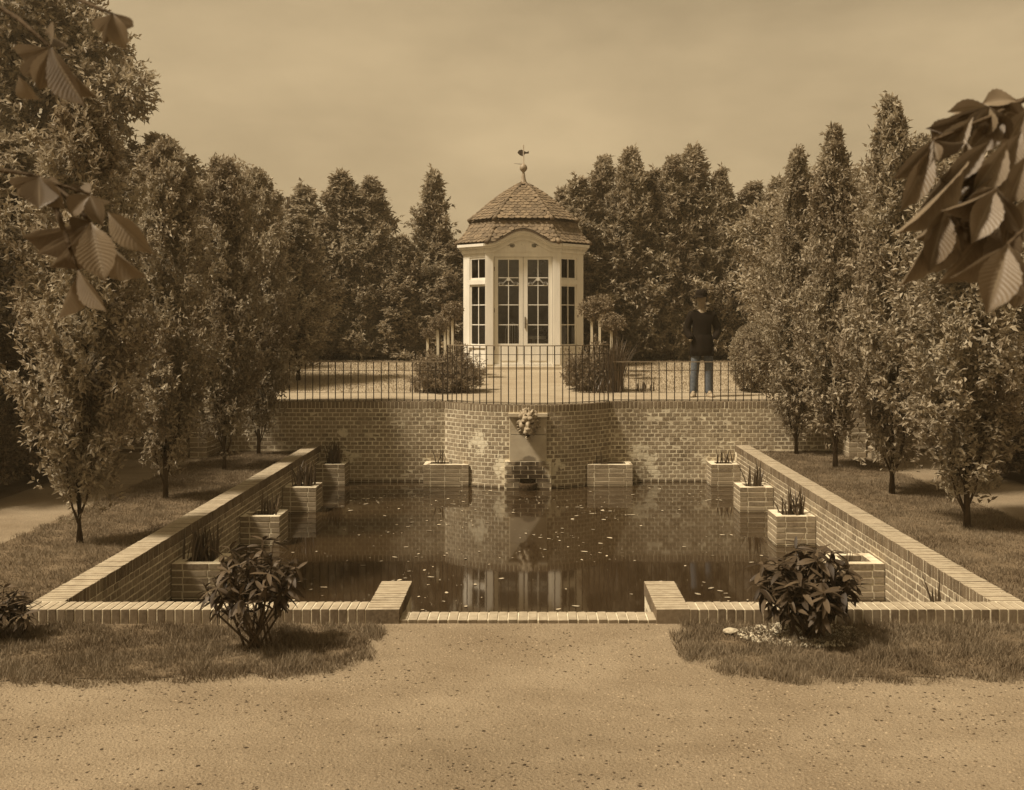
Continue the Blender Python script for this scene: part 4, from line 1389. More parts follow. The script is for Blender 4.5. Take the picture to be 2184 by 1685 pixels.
big_tree(-9.6, 20.5, TZ, [L_(60, 90, 20.5, 120), L_(150, 150, 20, 85), L_(235, 210, 20, 72), L_(270, 190, 19.6, 45), L_(190, 120, 20.5, 80), L_(60, 260, 20.5, 120), L_(175, 270, 20.5, 70), L_(-40, 150, 21, 150), L_(20, 20, 20, 110), L_(140, 60, 20.5, 80)], 'big broadleaf tree rising at the upper left corner', 401, 420, 0.2)
big_tree(-7.6, 24, TZ, [L_(300, 410, 24, 90), L_(380, 430, 24, 75), L_(230, 420, 24, 90), L_(330, 540, 24, 100), L_(230, 560, 24, 110), L_(420, 560, 24, 80)], 'rounded broadleaf tree below the big corner tree', 402)
big_tree(-6.0, 27, TZ, [L_(490, 420, 27, 65), L_(540, 450, 27, 55), L_(450, 470, 27, 75), L_(500, 560, 27, 85), L_(580, 540, 27, 50), L_(520, 640, 27, 90)], 'rounded broadleaf tree left of the far evergreens', 403)
big_tree(-11, 19.5, TZ, [L_(30, 480, 19.5, 130), L_(120, 520, 19.5, 110), L_(0, 620, 19.5, 150), L_(140, 650, 19.5, 110), L_(-60, 400, 19.5, 150)], 'shady broadleaf tree at the left edge of the garden', 404)
big_tree(7.2, 25, TZ, [L_(1720, 480, 25, 85), L_(1800, 440, 25, 80), L_(1650, 500, 25, 70), L_(1760, 580, 25, 100), L_(1860, 500, 25, 90), L_(1660, 610, 25, 80)], 'loose broadleaf tree right of the far evergreens', 405)
big_tree(10.5, 20.5, TZ, [L_(2080, 420, 20.5, 110), L_(2160, 380, 20.5, 120), L_(2000, 480, 20.5, 100), L_(2080, 580, 20.5, 130), L_(1970, 600, 20.5, 100), L_(2200, 560, 20.5, 130)], 'broadleaf tree behind the right chestnut branch', 406)

# shrubs in front of the pavilion
def shrub(x, y, z, me, M, label, cat='shrub', stems=5, hh=.5):
    t = thing('garden_shrub', (x, y, z), label, cat)
    put('foliage', me, t, T(x, y, z) @ M)
    m_ = MB()
    for j in range(stems):
        a_ = j * 6.28 / stems + x; m_.tube([(x, y, z - 0.02), (x + .1 * math.cos(a_), y + .1 * math.sin(a_), z + hh * .4), (x + .22 * math.cos(a_), y + .22 * math.sin(a_), z + hh)], [.016, .011, .005], 6)
    m_.build('stem', 'bark', t)
    return t
fine = blob_mesh('foliage', 1500, 9, 0.60, 0.55, 0.62, 'leaf_shrub', 0.055, 0.02, 501, True)
fine2 = blob_mesh('foliage', 1100, 9, 0.42, 0.42, 0.66, 'leaf_shrub', 0.06, 0.022, 502, True)
shrub(-1.50, 19.6, TZ, fine, T(0, 0, .08), 'rounded fine-leaved shrub left of the pavilion path')
shrub(1.12, 19.9, TZ, fine2, T(0, 0, .08), 'rounded fine-leaved shrub right of the pavilion path')
gt = thing('tall_grass_clump', (1.58, 19.55, TZ), 'tall upright dark grass clump beside the railing, right of the path', 'grass clump')
GB = []
for bnd in (0.08, 0.25, 0.5):
    V, Fc = blade_mesh(0)
    GB.append(mesh_of('blade', [(x * 0.022, y * 0.02 + bnd * z * z * .8, z * (1 - .2 * bnd)) for x, y, z in V], Fc, 'reed'))
for i in range(170):
    a_ = random.uniform(0, 6.28); r_ = 0.16 * math.sqrt(random.random()); h = random.uniform(.6, 1.12)
    put('blade', GB[random.choice((0, 0, 1, 1, 2))], gt, T(1.58 + r_ * math.cos(a_), 19.55 + r_ * math.sin(a_), TZ) @ RZ(a_ + random.gauss(0, .6) - math.pi / 2) @ Matrix.Diagonal((1, h, h, 1)))
tuf = [(-1.95, 19.42), (-1.25, 19.35), (1.05, 19.4), (2.1, 19.5), (1.3, 19.32), (-1.7, 19.38)]
for i, (x, y) in enumerate(tuf):
    t = thing('grass_tuft', (x, y, TZ), ['low pale tuft at the far left of the left shrub', 'low tuft at the path side of the left shrub', 'low tuft at the path side of the right shrub', 'low tuft right of the tall grass clump', 'low tuft under the tall grass clump', 'low tuft in front of the left shrub'][i], 'grass tuft', 'low tufts edging the terrace lawn')
    for j in range(26):
        a_ = random.uniform(0, 6.28); h = random.uniform(.16, .34)
        put('blade', GB[random.choice((1, 2, 2))], t, T(x + .12 * random.gauss(0, 1), y + .06 * random.gauss(0, 1), TZ) @ RZ(a_) @ Matrix.Diagonal((.8, h, h, 1)))

# standard roses on white stakes
rose = [blob_mesh('rose_head', 210, 8, 0.29, 0.29, 0.24, 'leaf_shrub', 0.07, 0.035, 520 + i) for i in range(2)]
RS = [(912, 700, 24.0, 0.7, 'leftmost'), (934, 681, 21.5, 0.8, 'tallest stake nearest the left shrub'), (949, 684, 26.0, 0.8, 'third from the left'), (956, 668, 25.0, 1.0, 'fourth from the left'), (965, 655, 24.0, 1.0, 'closest to the pavilion wall on the left'),
      (1262, 655, 24.5, 1.25, 'closest to the pavilion wall on the right'), (1279, 645, 26.0, 1.2, 'second right of the pavilion'), (1304, 683, 23.5, 1.1, 'outermost right of the pavilion')]
for i, (px, py, D, s, ds) in enumerate(RS):
    D = 19.6 + (D - 20) * 0.6
    zg = tz(D); p = at(px, py + 22, D)
    t = thing('standard_rose', (p.x, D, zg), 'standard rose tied to a white stake, ' + ds, 'rose', 'standard roses beside the pavilion')
    m_ = MB(); m_.box(p.x - .024, p.x + .024, D - .024, D + .024, zg, p.z + .05); m_.build('stake', 'stake', t)
    m_ = MB(); m_.tube([(p.x + .05, D + .02, zg), (p.x + .045, D + .03, (zg + p.z) / 2), (p.x + .03, D, p.z + .2)], .013, 6); m_.build('stem', 'bark', t)
    put('head', rose[i % 2], t, T(p.x + .02, D, p.z + .14 * s) @ RZ(i) @ Matrix.Diagonal((s * .72, s * .72, s * .68, 1)))
# clipped egg-shaped yew by the right trees
eg = thing('clipped_yew', (4.12, 19.6, TZ), 'clipped egg-shaped evergreen at the end of the right railing', 'topiary')
d = unit(RNG.normal(0, 1, (1500, 3)))
C = d * (0.92 + 0.1 * RNG.uniform(-1, 1, (1500, 1))) * np.array([.42, .42, .62])
put('foliage', leaves('foliage', *sprays(C, d, 9, .05, .04, .02), 'leaf_ever'), eg, T(4.12, 19.6, TZ + .6))
m_ = MB(); m_.lathe([(0, .12), (.2, .2), (.34, .45), (.36, .65), (.25, .98), (0, 1.13)], 0, 0, 12); m_.V = [Vector((v.x + 4.12, v.y + 19.6, v.z + TZ)) for v in m_.V]; m_.build('branch_core', 'leaf_dark', eg)
m_ = MB(); m_.tube([(4.12, 19.6, TZ), (4.12, 19.6, TZ + .4)], .04, 8); m_.build('trunk', 'bark', eg)

# white bench glimpsed behind the left trees, white post frame on the right
def bench(cx, cy, label):
    t = thing('garden_bench', (cx, cy, TZ), label, 'bench', 'white benches on the terrace')
    w = 0.62
    for x in (-w, w):
        for y in (-.22, .22):
            m_ = MB(); m_.box(cx + x - .03, cx + x + .03, cy + y - .03, cy + y + .03, TZ, TZ + (.92 if y > 0 else .62)); m_.build('leg', 'white_paint', t)
        m_ = MB(); m_.box(cx + x - .035, cx + x + .035, cy - .26, cy + .19, TZ + .621, TZ + .655); m_.build('armrest', 'white_paint', t)
    for i in range(5):
        m_ = MB(); m_.box(cx - w + .031, cx + w - .031, cy - .23 + .085 * i, cy - .16 + .085 * i, TZ + .42, TZ + .445); m_.build('seat_slat', 'white_paint', t)
    m_ = MB(); m_.box(cx - w + .031, cx + w - .031, cy + .195, cy + .245, TZ + .83, TZ + .95); m_.build('top_rail', 'white_paint', t)
    for i in range(10):
        x = cx - w + .1 + i * (2 * w - .2) / 9
        m_ = MB(); m_.box(x - .022, x + .022, cy + .21, cy + .232, TZ + .45, TZ + .829); m_.build('back_slat', 'white_paint', t)
bench(-6.15, 20.1, 'white slatted garden bench glimpsed between the left trees')
bench(5.9, 20.0, 'white slatted garden bench glimpsed between the right trees')

# ------------------------------------------------------------------ front bushes
def lance_mesh(droop, seed):
    V, Fc = [], []
    n = 5
    for i in range(n + 1):
        t = i / n
        w = 0.5 * math.sin(math.pi * min(1, (t * 0.93 + 0.04))) ** 0.8
        z = -droop * t * t
        y = t * (1 - 0.25 * droop)
        V += [(-w * 0.27, y, z + 0.05 * w), (0, y, z), (w * 0.27, y, z + 0.05 * w)]
    for i in range(n):
        for j in range(2):
            a_ = i * 3 + j
            Fc.append((a_, a_ + 1, a_ + 4, a_ + 3))
    return mesh_of('leaf', V, Fc, 'leaf_bush', True)
LANCE = [lance_mesh(d, i) for i, d in enumerate((0.1, 0.3, 0.55))]
def front_bush(x, y, h, rad, nst, whorls, label, seed, z0=0.22, Ll=0.10):
    rr = random.Random(seed)
    t = thing('leafy_bush', (x, y, 0), label, 'bush', 'dark bushes on the front lawn')
    allM = []
    for s in range(nst):
        a_ = s * 2.399 + rr.uniform(-.3, .3)
        rd = rad * math.sqrt((s + 0.5) / nst) * 0.85
        top = Vector((x + rd * math.cos(a_), y + rd * math.sin(a_), h * (1.0 - 0.5 * (rd / rad) ** 1.6) * rr.uniform(.84, 1.04)))
        base = Vector((x + rr.gauss(0, .05), y + rr.gauss(0, .04), 0))
        mid = base.lerp(top, .5) + Vector((0.22 * rd * math.cos(a_), 0.22 * rd * math.sin(a_), 0.02))
        m_ = MB(); m_.tube([base, mid, top], [.0085, .006, .003], 6); m_.build('stem', 'bark', t)
        q = 1.0
        for wv in range(whorls):
            p = (base * (1 - q) ** 2 + mid * 2 * q * (1 - q) + top * q * q)
            if p.z < z0: break
            for j in range(rr.choice((4, 5, 6))):
                b_ = rr.uniform(0, 6.28)
                l = Ll * rr.uniform(.7, 1.25)
                M = T(*p) @ RZ(b_) @ Matrix.Rotation(rr.gauss(0.25 if wv == 0 else -0.2, .3), 4, 'X') @ Matrix.Rotation(rr.gauss(0, .3), 4, 'Y') @ Matrix.Diagonal((l, l, l, 1))
                allM.append((M, p.y))
            q -= 0.085 * rr.uniform(.8, 1.2)
    allM.sort(key=lambda m_: m_[1])
    for M, _ in allM[:300]: put('leaf', rr.choice(LANCE), t, M)
    VV, FF, o = [], [], 0
    for M, _ in allM[300:]:
        me = rr.choice(LANCE); V = np.empty(len(me.vertices) * 3, np.float32); me.vertices.foreach_get('co', V); V = V.reshape(-1, 3)
        Fq = np.array([p.vertices[:] for p in me.polygons], np.int32); Am = np.array(M)
        VV.append(V @ Am[:3, :3].T + Am[:3, 3]); FF.append(Fq + o); o += len(V)
    if VV:
        q = put('leaves', np_mesh('leaves', np.concatenate(VV), np.concatenate(FF), 'leaf_bush', True), t); q['kind'] = 'stuff'
front_bush(-1.755, 6.95, 0.76, 0.37, 18, 6, 'smaller dark bush with bare stems on the left front lawn', 3, 0.24, 0.105)
front_bush(1.86, 7.16, 0.66, 0.42, 26, 7, 'full dark bush ringed with pale mulch on the right front lawn', 4, 0.13, 0.125)
front_bush(-3.52, 7.15, 0.36, 0.28, 14, 5, 'low dark bush at the left end of the front kerb', 5, 0.08, 0.10)
# pale mulch under the right bush
mu = []
VV, FF, o = [], [], 0
for i in range(1100):
    a_ = random.uniform(0, 6.28); r_ = .36 * math.sqrt(random.random())
    x, y = 1.85 + r_ * 1.25 * math.cos(a_), 7.22 + r_ * .75 * math.sin(a_)
    s = random.uniform(.005, .018)
    Mx = np.array(Euler((random.gauss(0, .5), random.gauss(0, .5), random.uniform(0, 6))).to_matrix())
    P = np.array([[-1, -.5, 0], [1, -.6, .1], [.8, .6, 0], [-.7, .5, .15], [0, 0, .45]]) * s
    VV.append(P @ Mx.T + np.array([x, y, .018])); FF.append(np.array([[0, 1, 4], [1, 2, 4], [2, 3, 4], [3, 0, 4]]) + o); o += 5
q = put('mulch', np_mesh('mulch', np.concatenate(VV), np.concatenate(FF), 'mulch'))
tag(q, 'pale chips of mulch scattered under the right bush', 'mulch', kind='stuff')
fs = thing('flat_stone', (1.365, 7.25, 0), 'small flat pale stone in the grass left of the right bush', 'stone')
bm = bmesh.new(); bmesh.ops.create_icosphere(bm, subdivisions=3, radius=1)
for v in bm.verts:
    v.co += Vector([random.uniform(-.06, .06) for _ in range(3)]); v.co = Vector((v.co.x * .055, v.co.y * .04, max(-.3, v.co.z) * .022))
me = bpy.data.meshes.new('stone_body'); bm.to_mesh(me); bm.free(); me.materials.append(MATS['mulch'])
put('stone_body', me, fs, T(1.365, 7.25, .03))

# ------------------------------------------------------------------ grass, gravel, drifting petals
def inside(poly, X, Y):
    c = np.zeros(len(X), bool); j = len(poly) - 1
    for i in range(len(poly)):
        xi, yi = poly[i]; xj, yj = poly[j]
        cond = ((yi > Y) != (yj > Y)) & (X < (xj - xi) * (Y - yi) / (yj - yi + 1e-12) + xi)
        c ^= cond; j = i
    return c
def grass(name, poly, dens, hgt, wid, z, mat, label, xr=None, edge=0.035):
    xs = [p[0] for p in poly]; ys = [p[1] for p in poly]
    x0, x1, y0, y1 = min(xs), max(xs), min(ys), max(ys)
    if xr: x0, x1 = max(x0, xr[0]), min(x1, xr[1])
    n = int((x1 - x0) * (y1 - y0) * dens)
    X = RNG.uniform(x0, x1, n); Y = RNG.uniform(y0, y1, n)
    wv = edge * (1.2 * np.sin(X * 9 + 2 * np.sin(Y * 7)) + np.sin(X * 21 + Y * 13))
    k = inside(poly, X + wv + RNG.normal(0, edge, n), Y + wv * .8 + RNG.normal(0, edge, n)); X, Y = X[k], Y[k]; n = len(X)
    den = 0.72 + 0.42 * np.sin(X * 7 + 2 * np.sin(Y * 5)) * np.sin(Y * 9 + X * 3) + 0.25 * np.sin(X * 23 + 3 * np.sin(Y * 17)) * np.sin(Y * 29)
    h = hgt * RNG.uniform(.45, 1.25, n) * den; a_ = RNG.uniform(0, 2 * np.pi, n)
    ln = RNG.normal(0, .45, (n, 2)) * h[:, None]
    w = wid * RNG.uniform(.6, 1.2, n)
    P = np.stack([X, Y, np.full(n, z) if z < .5 else np.interp(Y, [t[0] for t in TBR], [t[1] for t in TBR]) + .004], 1)
    S = np.stack([np.cos(a_), np.sin(a_), np.zeros(n)], 1) * w[:, None] / 2
    tip = P + np.concatenate([ln, h[:, None]], 1)
    V = np.stack([P - S, P + S, tip], 1).reshape(-1, 3)
    q = put(name, np_mesh(name, V, np.arange(3 * n).reshape(-1, 3), mat))
    tag(q, label, 'grass', kind='stuff')
grass('grass', LAWNS['lawn_front_left'], 12000, .055, .006, .004, 'grass', 'tufted grass left of the gravel opening', (-4.3, 0))
grass('grass', LAWNS['lawn_front_right'], 12000, .055, .006, .004, 'grass', 'tufted grass right of the gravel opening', (0, 4.3))
grass('grass', LAWNS['lawn_side_left'], 5200, .04, .007, .004, 'grass', 'mown grass along the left pool wall')
grass('grass', LAWNS['lawn_side_right'], 5200, .04, .007, .004, 'grass', 'mown grass along the right pool wall')
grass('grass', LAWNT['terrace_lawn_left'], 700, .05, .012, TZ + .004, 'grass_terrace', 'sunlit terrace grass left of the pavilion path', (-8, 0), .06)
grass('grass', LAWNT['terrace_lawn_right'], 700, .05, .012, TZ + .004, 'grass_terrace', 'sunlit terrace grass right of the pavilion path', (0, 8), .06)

octa = np.array([[1, 0, 0], [-1, 0, 0], [0, 1, 0], [0, -1, 0], [0, 0, 1], [0, 0, -.3]], float)
octf = np.array([[0, 2, 4], [2, 1, 4], [1, 3, 4], [3, 0, 4], [2, 0, 5], [1, 2, 5], [3, 1, 5], [0, 3, 5]])
def scatter(name, n, s0, s1, mat, label, cat, x0, x1, y0, y1, flat=.6, z=0.0, avoid=True, drift=False):
    X = RNG.uniform(x0, x1, n); Y = y0 + (y1 - y0) * RNG.uniform(0, 1, n)
    if avoid:
        k = ~(inside(LAWNS['lawn_front_left'], X, Y) | inside(LAWNS['lawn_front_right'], X, Y)); X, Y = X[k], Y[k]; n = len(X)
    if drift:
        k = RNG.uniform(0, 1, n) < 0.25 + 0.75 * np.clip(np.sin(X * 2.3 + 1.7 * np.sin(Y * 2.1)) * np.sin(Y * 4.7 + X * 1.1) + .25, 0, 1); X, Y = X[k], Y[k]; n = len(X)
    s = s0 + (s1 - s0) * RNG.uniform(0, 1, n) ** 3
    a_ = RNG.uniform(0, 6.28, n); ca, sa = np.cos(a_), np.sin(a_)
    sx = RNG.uniform(.7, 1.5, n)
    O = octa[None] * RNG.uniform(.75, 1.2, (n, 6, 1))
    Px = (O[:, :, 0] * ca[:, None] * sx[:, None] - O[:, :, 1] * sa[:, None]) * s[:, None] + X[:, None]
    Py = (O[:, :, 0] * sa[:, None] * sx[:, None] + O[:, :, 1] * ca[:, None]) * s[:, None] + Y[:, None]
    Pz = O[:, :, 2] * s[:, None] * flat + z
    V = np.stack([Px, Py, Pz], 2).reshape(-1, 3)
    tris = (np.arange(n)[:, None, None] * 6 + octf[None]).reshape(-1, 3)
    q = put(name, np_mesh(name, V, tris, mat)); tag(q, label, cat, kind='stuff')
scatter('gravel', 42000, .0025, .009, 'pebble', 'loose gravel stones on the front path', 'gravel', -3.6, 3.6, 4.4, 7.52)
scatter('dead_leaf_bits', 15000, .0015, .012, 'debris', 'dark crumbs and dead leaf bits on the gravel', 'debris', -3.6, 3.6, 4.4, 7.52, .4, drift=True)
# petals and leaf specks on the water
n = 900
X = RNG.uniform(-2.9, 2.9, n); Y = 7.8 + 9.0 * RNG.uniform(0, 1, n) ** 1.15
m_ = n // 2
cx_ = RNG.uniform(-2.7, 2.7, 26); cy_ = RNG.uniform(7.9, 16, 26); ci = RNG.integers(0, 26, m_)
X[:m_] = cx_[ci] + RNG.normal(0, .22, m_); Y[:m_] = np.clip(cy_[ci] + RNG.normal(0, .2, m_), 7.78, 16.5)
kp = ~((np.abs(X) > 2.8)) & ~((Y < 8.45) & (np.abs(X) > .85) & (np.abs(X) < 1.2)); X, Y = X[kp], Y[kp]; n = len(X)
s = .004 + .028 * RNG.uniform(0, 1, n) ** 4; a_ = RNG.uniform(0, 6.28, n)
th = np.linspace(0, 2 * np.pi, 6, endpoint=False)
Px = X[:, None] + (np.cos(th)[None] * np.cos(a_)[:, None] * 1.4 - np.sin(th)[None] * np.sin(a_)[:, None] * .7) * s[:, None]
Py = Y[:, None] + (np.cos(th)[None] * np.sin(a_)[:, None] * 1.4 + np.sin(th)[None] * np.cos(a_)[:, None] * .7) * s[:, None]
Pz = np.full_like(Px, WZ + .003) + RNG.uniform(0, .004, Px.shape)
V = np.stack([Px, Py, Pz], 2).reshape(-1, 3)
i6 = np.arange(n)[:, None, None] * 6
tris = (i6 + np.array([[0, 1, 2], [0, 2, 3], [0, 3, 4], [0, 4, 5]])[None]).reshape(-1, 3)
q = put('floating_petals', np_mesh('floating_petals', V, tris, 'petal')); tag(q, 'pale petals and specks drifting on the dark pool', 'petals', kind='stuff')

# ------------------------------------------------------------------ horse chestnut branches close to the camera
def leaflet_mesh(curl, cup, seed, wav=0.014):
    rr = random.Random(seed)
    nl, nw = 16, 6
    V, Fc, UV = [], [], []
    for i in range(nl + 1):
        t = i / nl
        w = 0.5 * math.sin(math.pi * min(1, t) ** 1.3) ** 0.9 if 0 < t < 1 else 0
        if t > 0.84: w = 0.5 * math.sin(math.pi * 0.84 ** 1.3) ** 0.9 * ((1 - t) / 0.16) ** 1.25
        w = max(w, 0.02 * (1 - t))
        for j in range(nw + 1):
            u = j / nw * 2 - 1
            ser = 1 + (0.035 * ((i % 2) * 2 - 1) if abs(u) == 1 and 0.25 < t < 0.95 else 0)
            x = u * w * ser
            z = cup * abs(u) * w * 1.3 - curl * t * t - 0.006 * math.cos(math.pi * i) * abs(u) + wav * math.sin(t * 7 + seed * 2 + u * 1.5) * (0.3 + abs(u))
            V.append((x, t * (1 - .2 * curl), z)); UV.append((j / nw, t))
    for i in range(nl):
        for j in range(nw):
            a_ = i * (nw + 1) + j
            Fc.append((a_, a_ + 1, a_ + nw + 2, a_ + nw + 1))
    me = mesh_of('leaflet', V, Fc, 'leaf_chestnut', True)
    uvl = me.uv_layers.new(name='UVMap')
    for lp in me.loops: uvl.data[lp.index].uv = UV[lp.vertex_index]
    return me
LFT = [leaflet_mesh(c, k, i) for i, (c, k) in enumerate(((0.10, .30), (0.30, .42), (0.03, .18), (0.2, .8)))]
def chestnut_tree(x, y, label, cc, seed):
    """the tree beside the camera whose outer sprays hang into view"""
    t = thing('chestnut_tree', (x, y, 0), label, 'tree', 'horse chestnuts flanking the viewpoint')
    m_ = MB()
    m_.tube([(x, y, -0.02), (x + .03, y, .5), (x - .02, y + .03, 1.6), (x + .03, y, 3.0), (cc[0], cc[1], cc[2])], [.2, .15, .13, .11, .04], 12)
    rg = random.Random(seed)
    for k in range(9):
        a_ = k * 2.4
        q = Vector(cc) + Vector((1.4 * math.cos(a_), 1.4 * math.sin(a_), rg.uniform(-.4, .9)))
        p0 = Vector((x, y, rg.uniform(2.4, 3.6)))
        m_.tube([p0, p0.lerp(q, .5) + Vector((0, 0, .2)), q], [.05, .035, .012], 7)
    m_.build('trunk', 'bark', t, True)
    rgn = np.random.default_rng(seed)
    n = 60
    d = unit(rgn.normal(0, 1, (n, 3))) * rgn.uniform(.3, 1, (n, 1)) ** .5
    C = np.array(cc) + d * np.array([1.8, 1.9, 1.3])
    C = C[C[:, 2] > 2.75 + 0.33 * np.maximum(0, C[:, 1])]
    put('crown', leaves('crown', *sprays(C, d[:len(C)] + np.array([0, 0, -.3]), 6, .12, .17, .085), 'leaf_chestnut_far'), t)
    return t
def chestnut(t, base, twigs, lf):
    m_ = MB()
    for tw in twigs:
        pp = [at(*p) for p in tw]
        if tw[0][0] < -20 or tw[0][0] > 2210: pp = [Vector(base), Vector(base).lerp(pp[0], .6) + Vector((0, 0, .12))] + pp
        m_.tube(pp, [.0075 - .0052 * i / (len(pp) - 1) for i in range(len(pp))], 6)
    m_.build('twig', 'bark', t, True)
    for (hx, hy, tx, ty, wpx, D, dd, roll, var) in lf:
        a_ = at(hx, hy, D); b_ = at(tx, ty, D + dd)
        y = (b_ - a_); l = y.length; y.normalize()
        # blade turned about its rib: roll 0 shows the upper side to the camera
        view = (a_ - Vector((0, 0, CAMZ))).normalized()
        z = (-view - y * (-view).dot(y)).normalized()
        z = Matrix.Rotation(roll, 3, y) @ z
        x = y.cross(z)
        wd = wpx * D / F / max(.25, abs(math.cos(roll)))
        M = Matrix(((x.x * wd, y.x * l, z.x * l, a_.x), (x.y * wd, y.y * l, z.y * l, a_.y), (x.z * wd, y.z * l, z.z * l, a_.z), (0, 0, 0, 1)))
        put('leaflet', LFT[var], t, M)
CL = chestnut_tree(-2.75, 1.1, 'horse chestnut at the left of the viewpoint with broad leaflets hanging into view', (-3.3, 2.5, 5.1), 61)
CR = chestnut_tree(2.9, 1.0, 'horse chestnut at the right of the viewpoint with a thick leaf spray in view', (3.4, 2.2, 5.1), 62)
D1 = 1.75
chestnut(CL, (-2.72, 1.1, 2.3), [[(-60, 350, 1.9), (60, 372, 1.85), (191, 414, D1)], [(110, 385, 1.82), (193, 474, D1)], [(100, 390, 1.8), (166, 577, 1.7)], [(-60, 355, 1.85), (83, 376, D1)]],
    [(192, 416, 143, 455, 44, D1, .0, .5, 0), (192, 416, 215, 478, 40, D1, -.02, .1, 1), (192, 416, 234, 437, 26, D1, .02, 1.25, 0), (192, 416, 160, 398, 20, D1, .05, 1.0, 0),
     (194, 474, 221, 599, 80, D1 - .04, -.03, .15, 0), (194, 474, 127, 595, 72, D1, .0, -.75, 1), (194, 474, 300, 602, 46, D1, .0, 1.1, 0), (194, 474, 84, 556, 70, D1 + .03, .03, -.9, 0), (194, 474, 150, 500, 30, D1 + .06, .0, .7, 3), (194, 474, 40, 520, 60, D1 + .08, .03, -.6, 0),
     (230, 452, 315, 540, 54, D1 - .05, -.02, .2, 1), (166, 577, 221, 666, 38, D1 - .06, -.02, .55, 0), (166, 577, 130, 690, 44, D1, .02, -.9, 0),
     (83, 376, 84, 444, 76, D1, -.03, -.1, 2), (83, 376, 134, 446, 44, D1, -.01, .4, 0), (83, 376, 48, 428, 50, D1, .02, -.5, 0), (83, 376, 20, 400, 44, D1, .02, -.4, 0), (83, 376, 120, 400, 30, D1, .04, .9, 0)])
D2 = 1.6
chestnut(CL, (-2.72, 1.1, 2.9), [[(-60, -20, 1.8), (40, 40, 1.7), (107, 100, D2)], [(-60, -60, 1.85), (60, -40, 1.8), (170, 0, 1.75), (240, 30, D2)]],
    [(107, 100, 86, 194, 66, D2, .0, -.3, 0), (107, 100, 172, 226, 56, D2, -.02, .55, 0), (107, 100, 195, 214, 40, D2 + .03, .0, .95, 0), (107, 100, 52, 170, 60, D2, .02, -.6, 0), (107, 100, 30, 120, 50, D2, .03, -.3, 0), (107, 100, 120, 60, 40, D2, .05, .8, 1), (40, 160, 72, 218, 30, D2, .0, .8, 1),
     (240, 28, 266, 106, 44, D2, .0, .3, 0), (240, 28, 228, 98, 36, D2, .0, -.4, 1), (240, 28, 205, 70, 40, D2, .02, -.2, 0), (240, 28, 285, 60, 36, D2, .02, .6, 0)])
D3 = 1.55
RT = [(2250, 150, 1.9), (2190, 210, 1.75), (2110, 250, 1.65), (1990, 300, D3)]
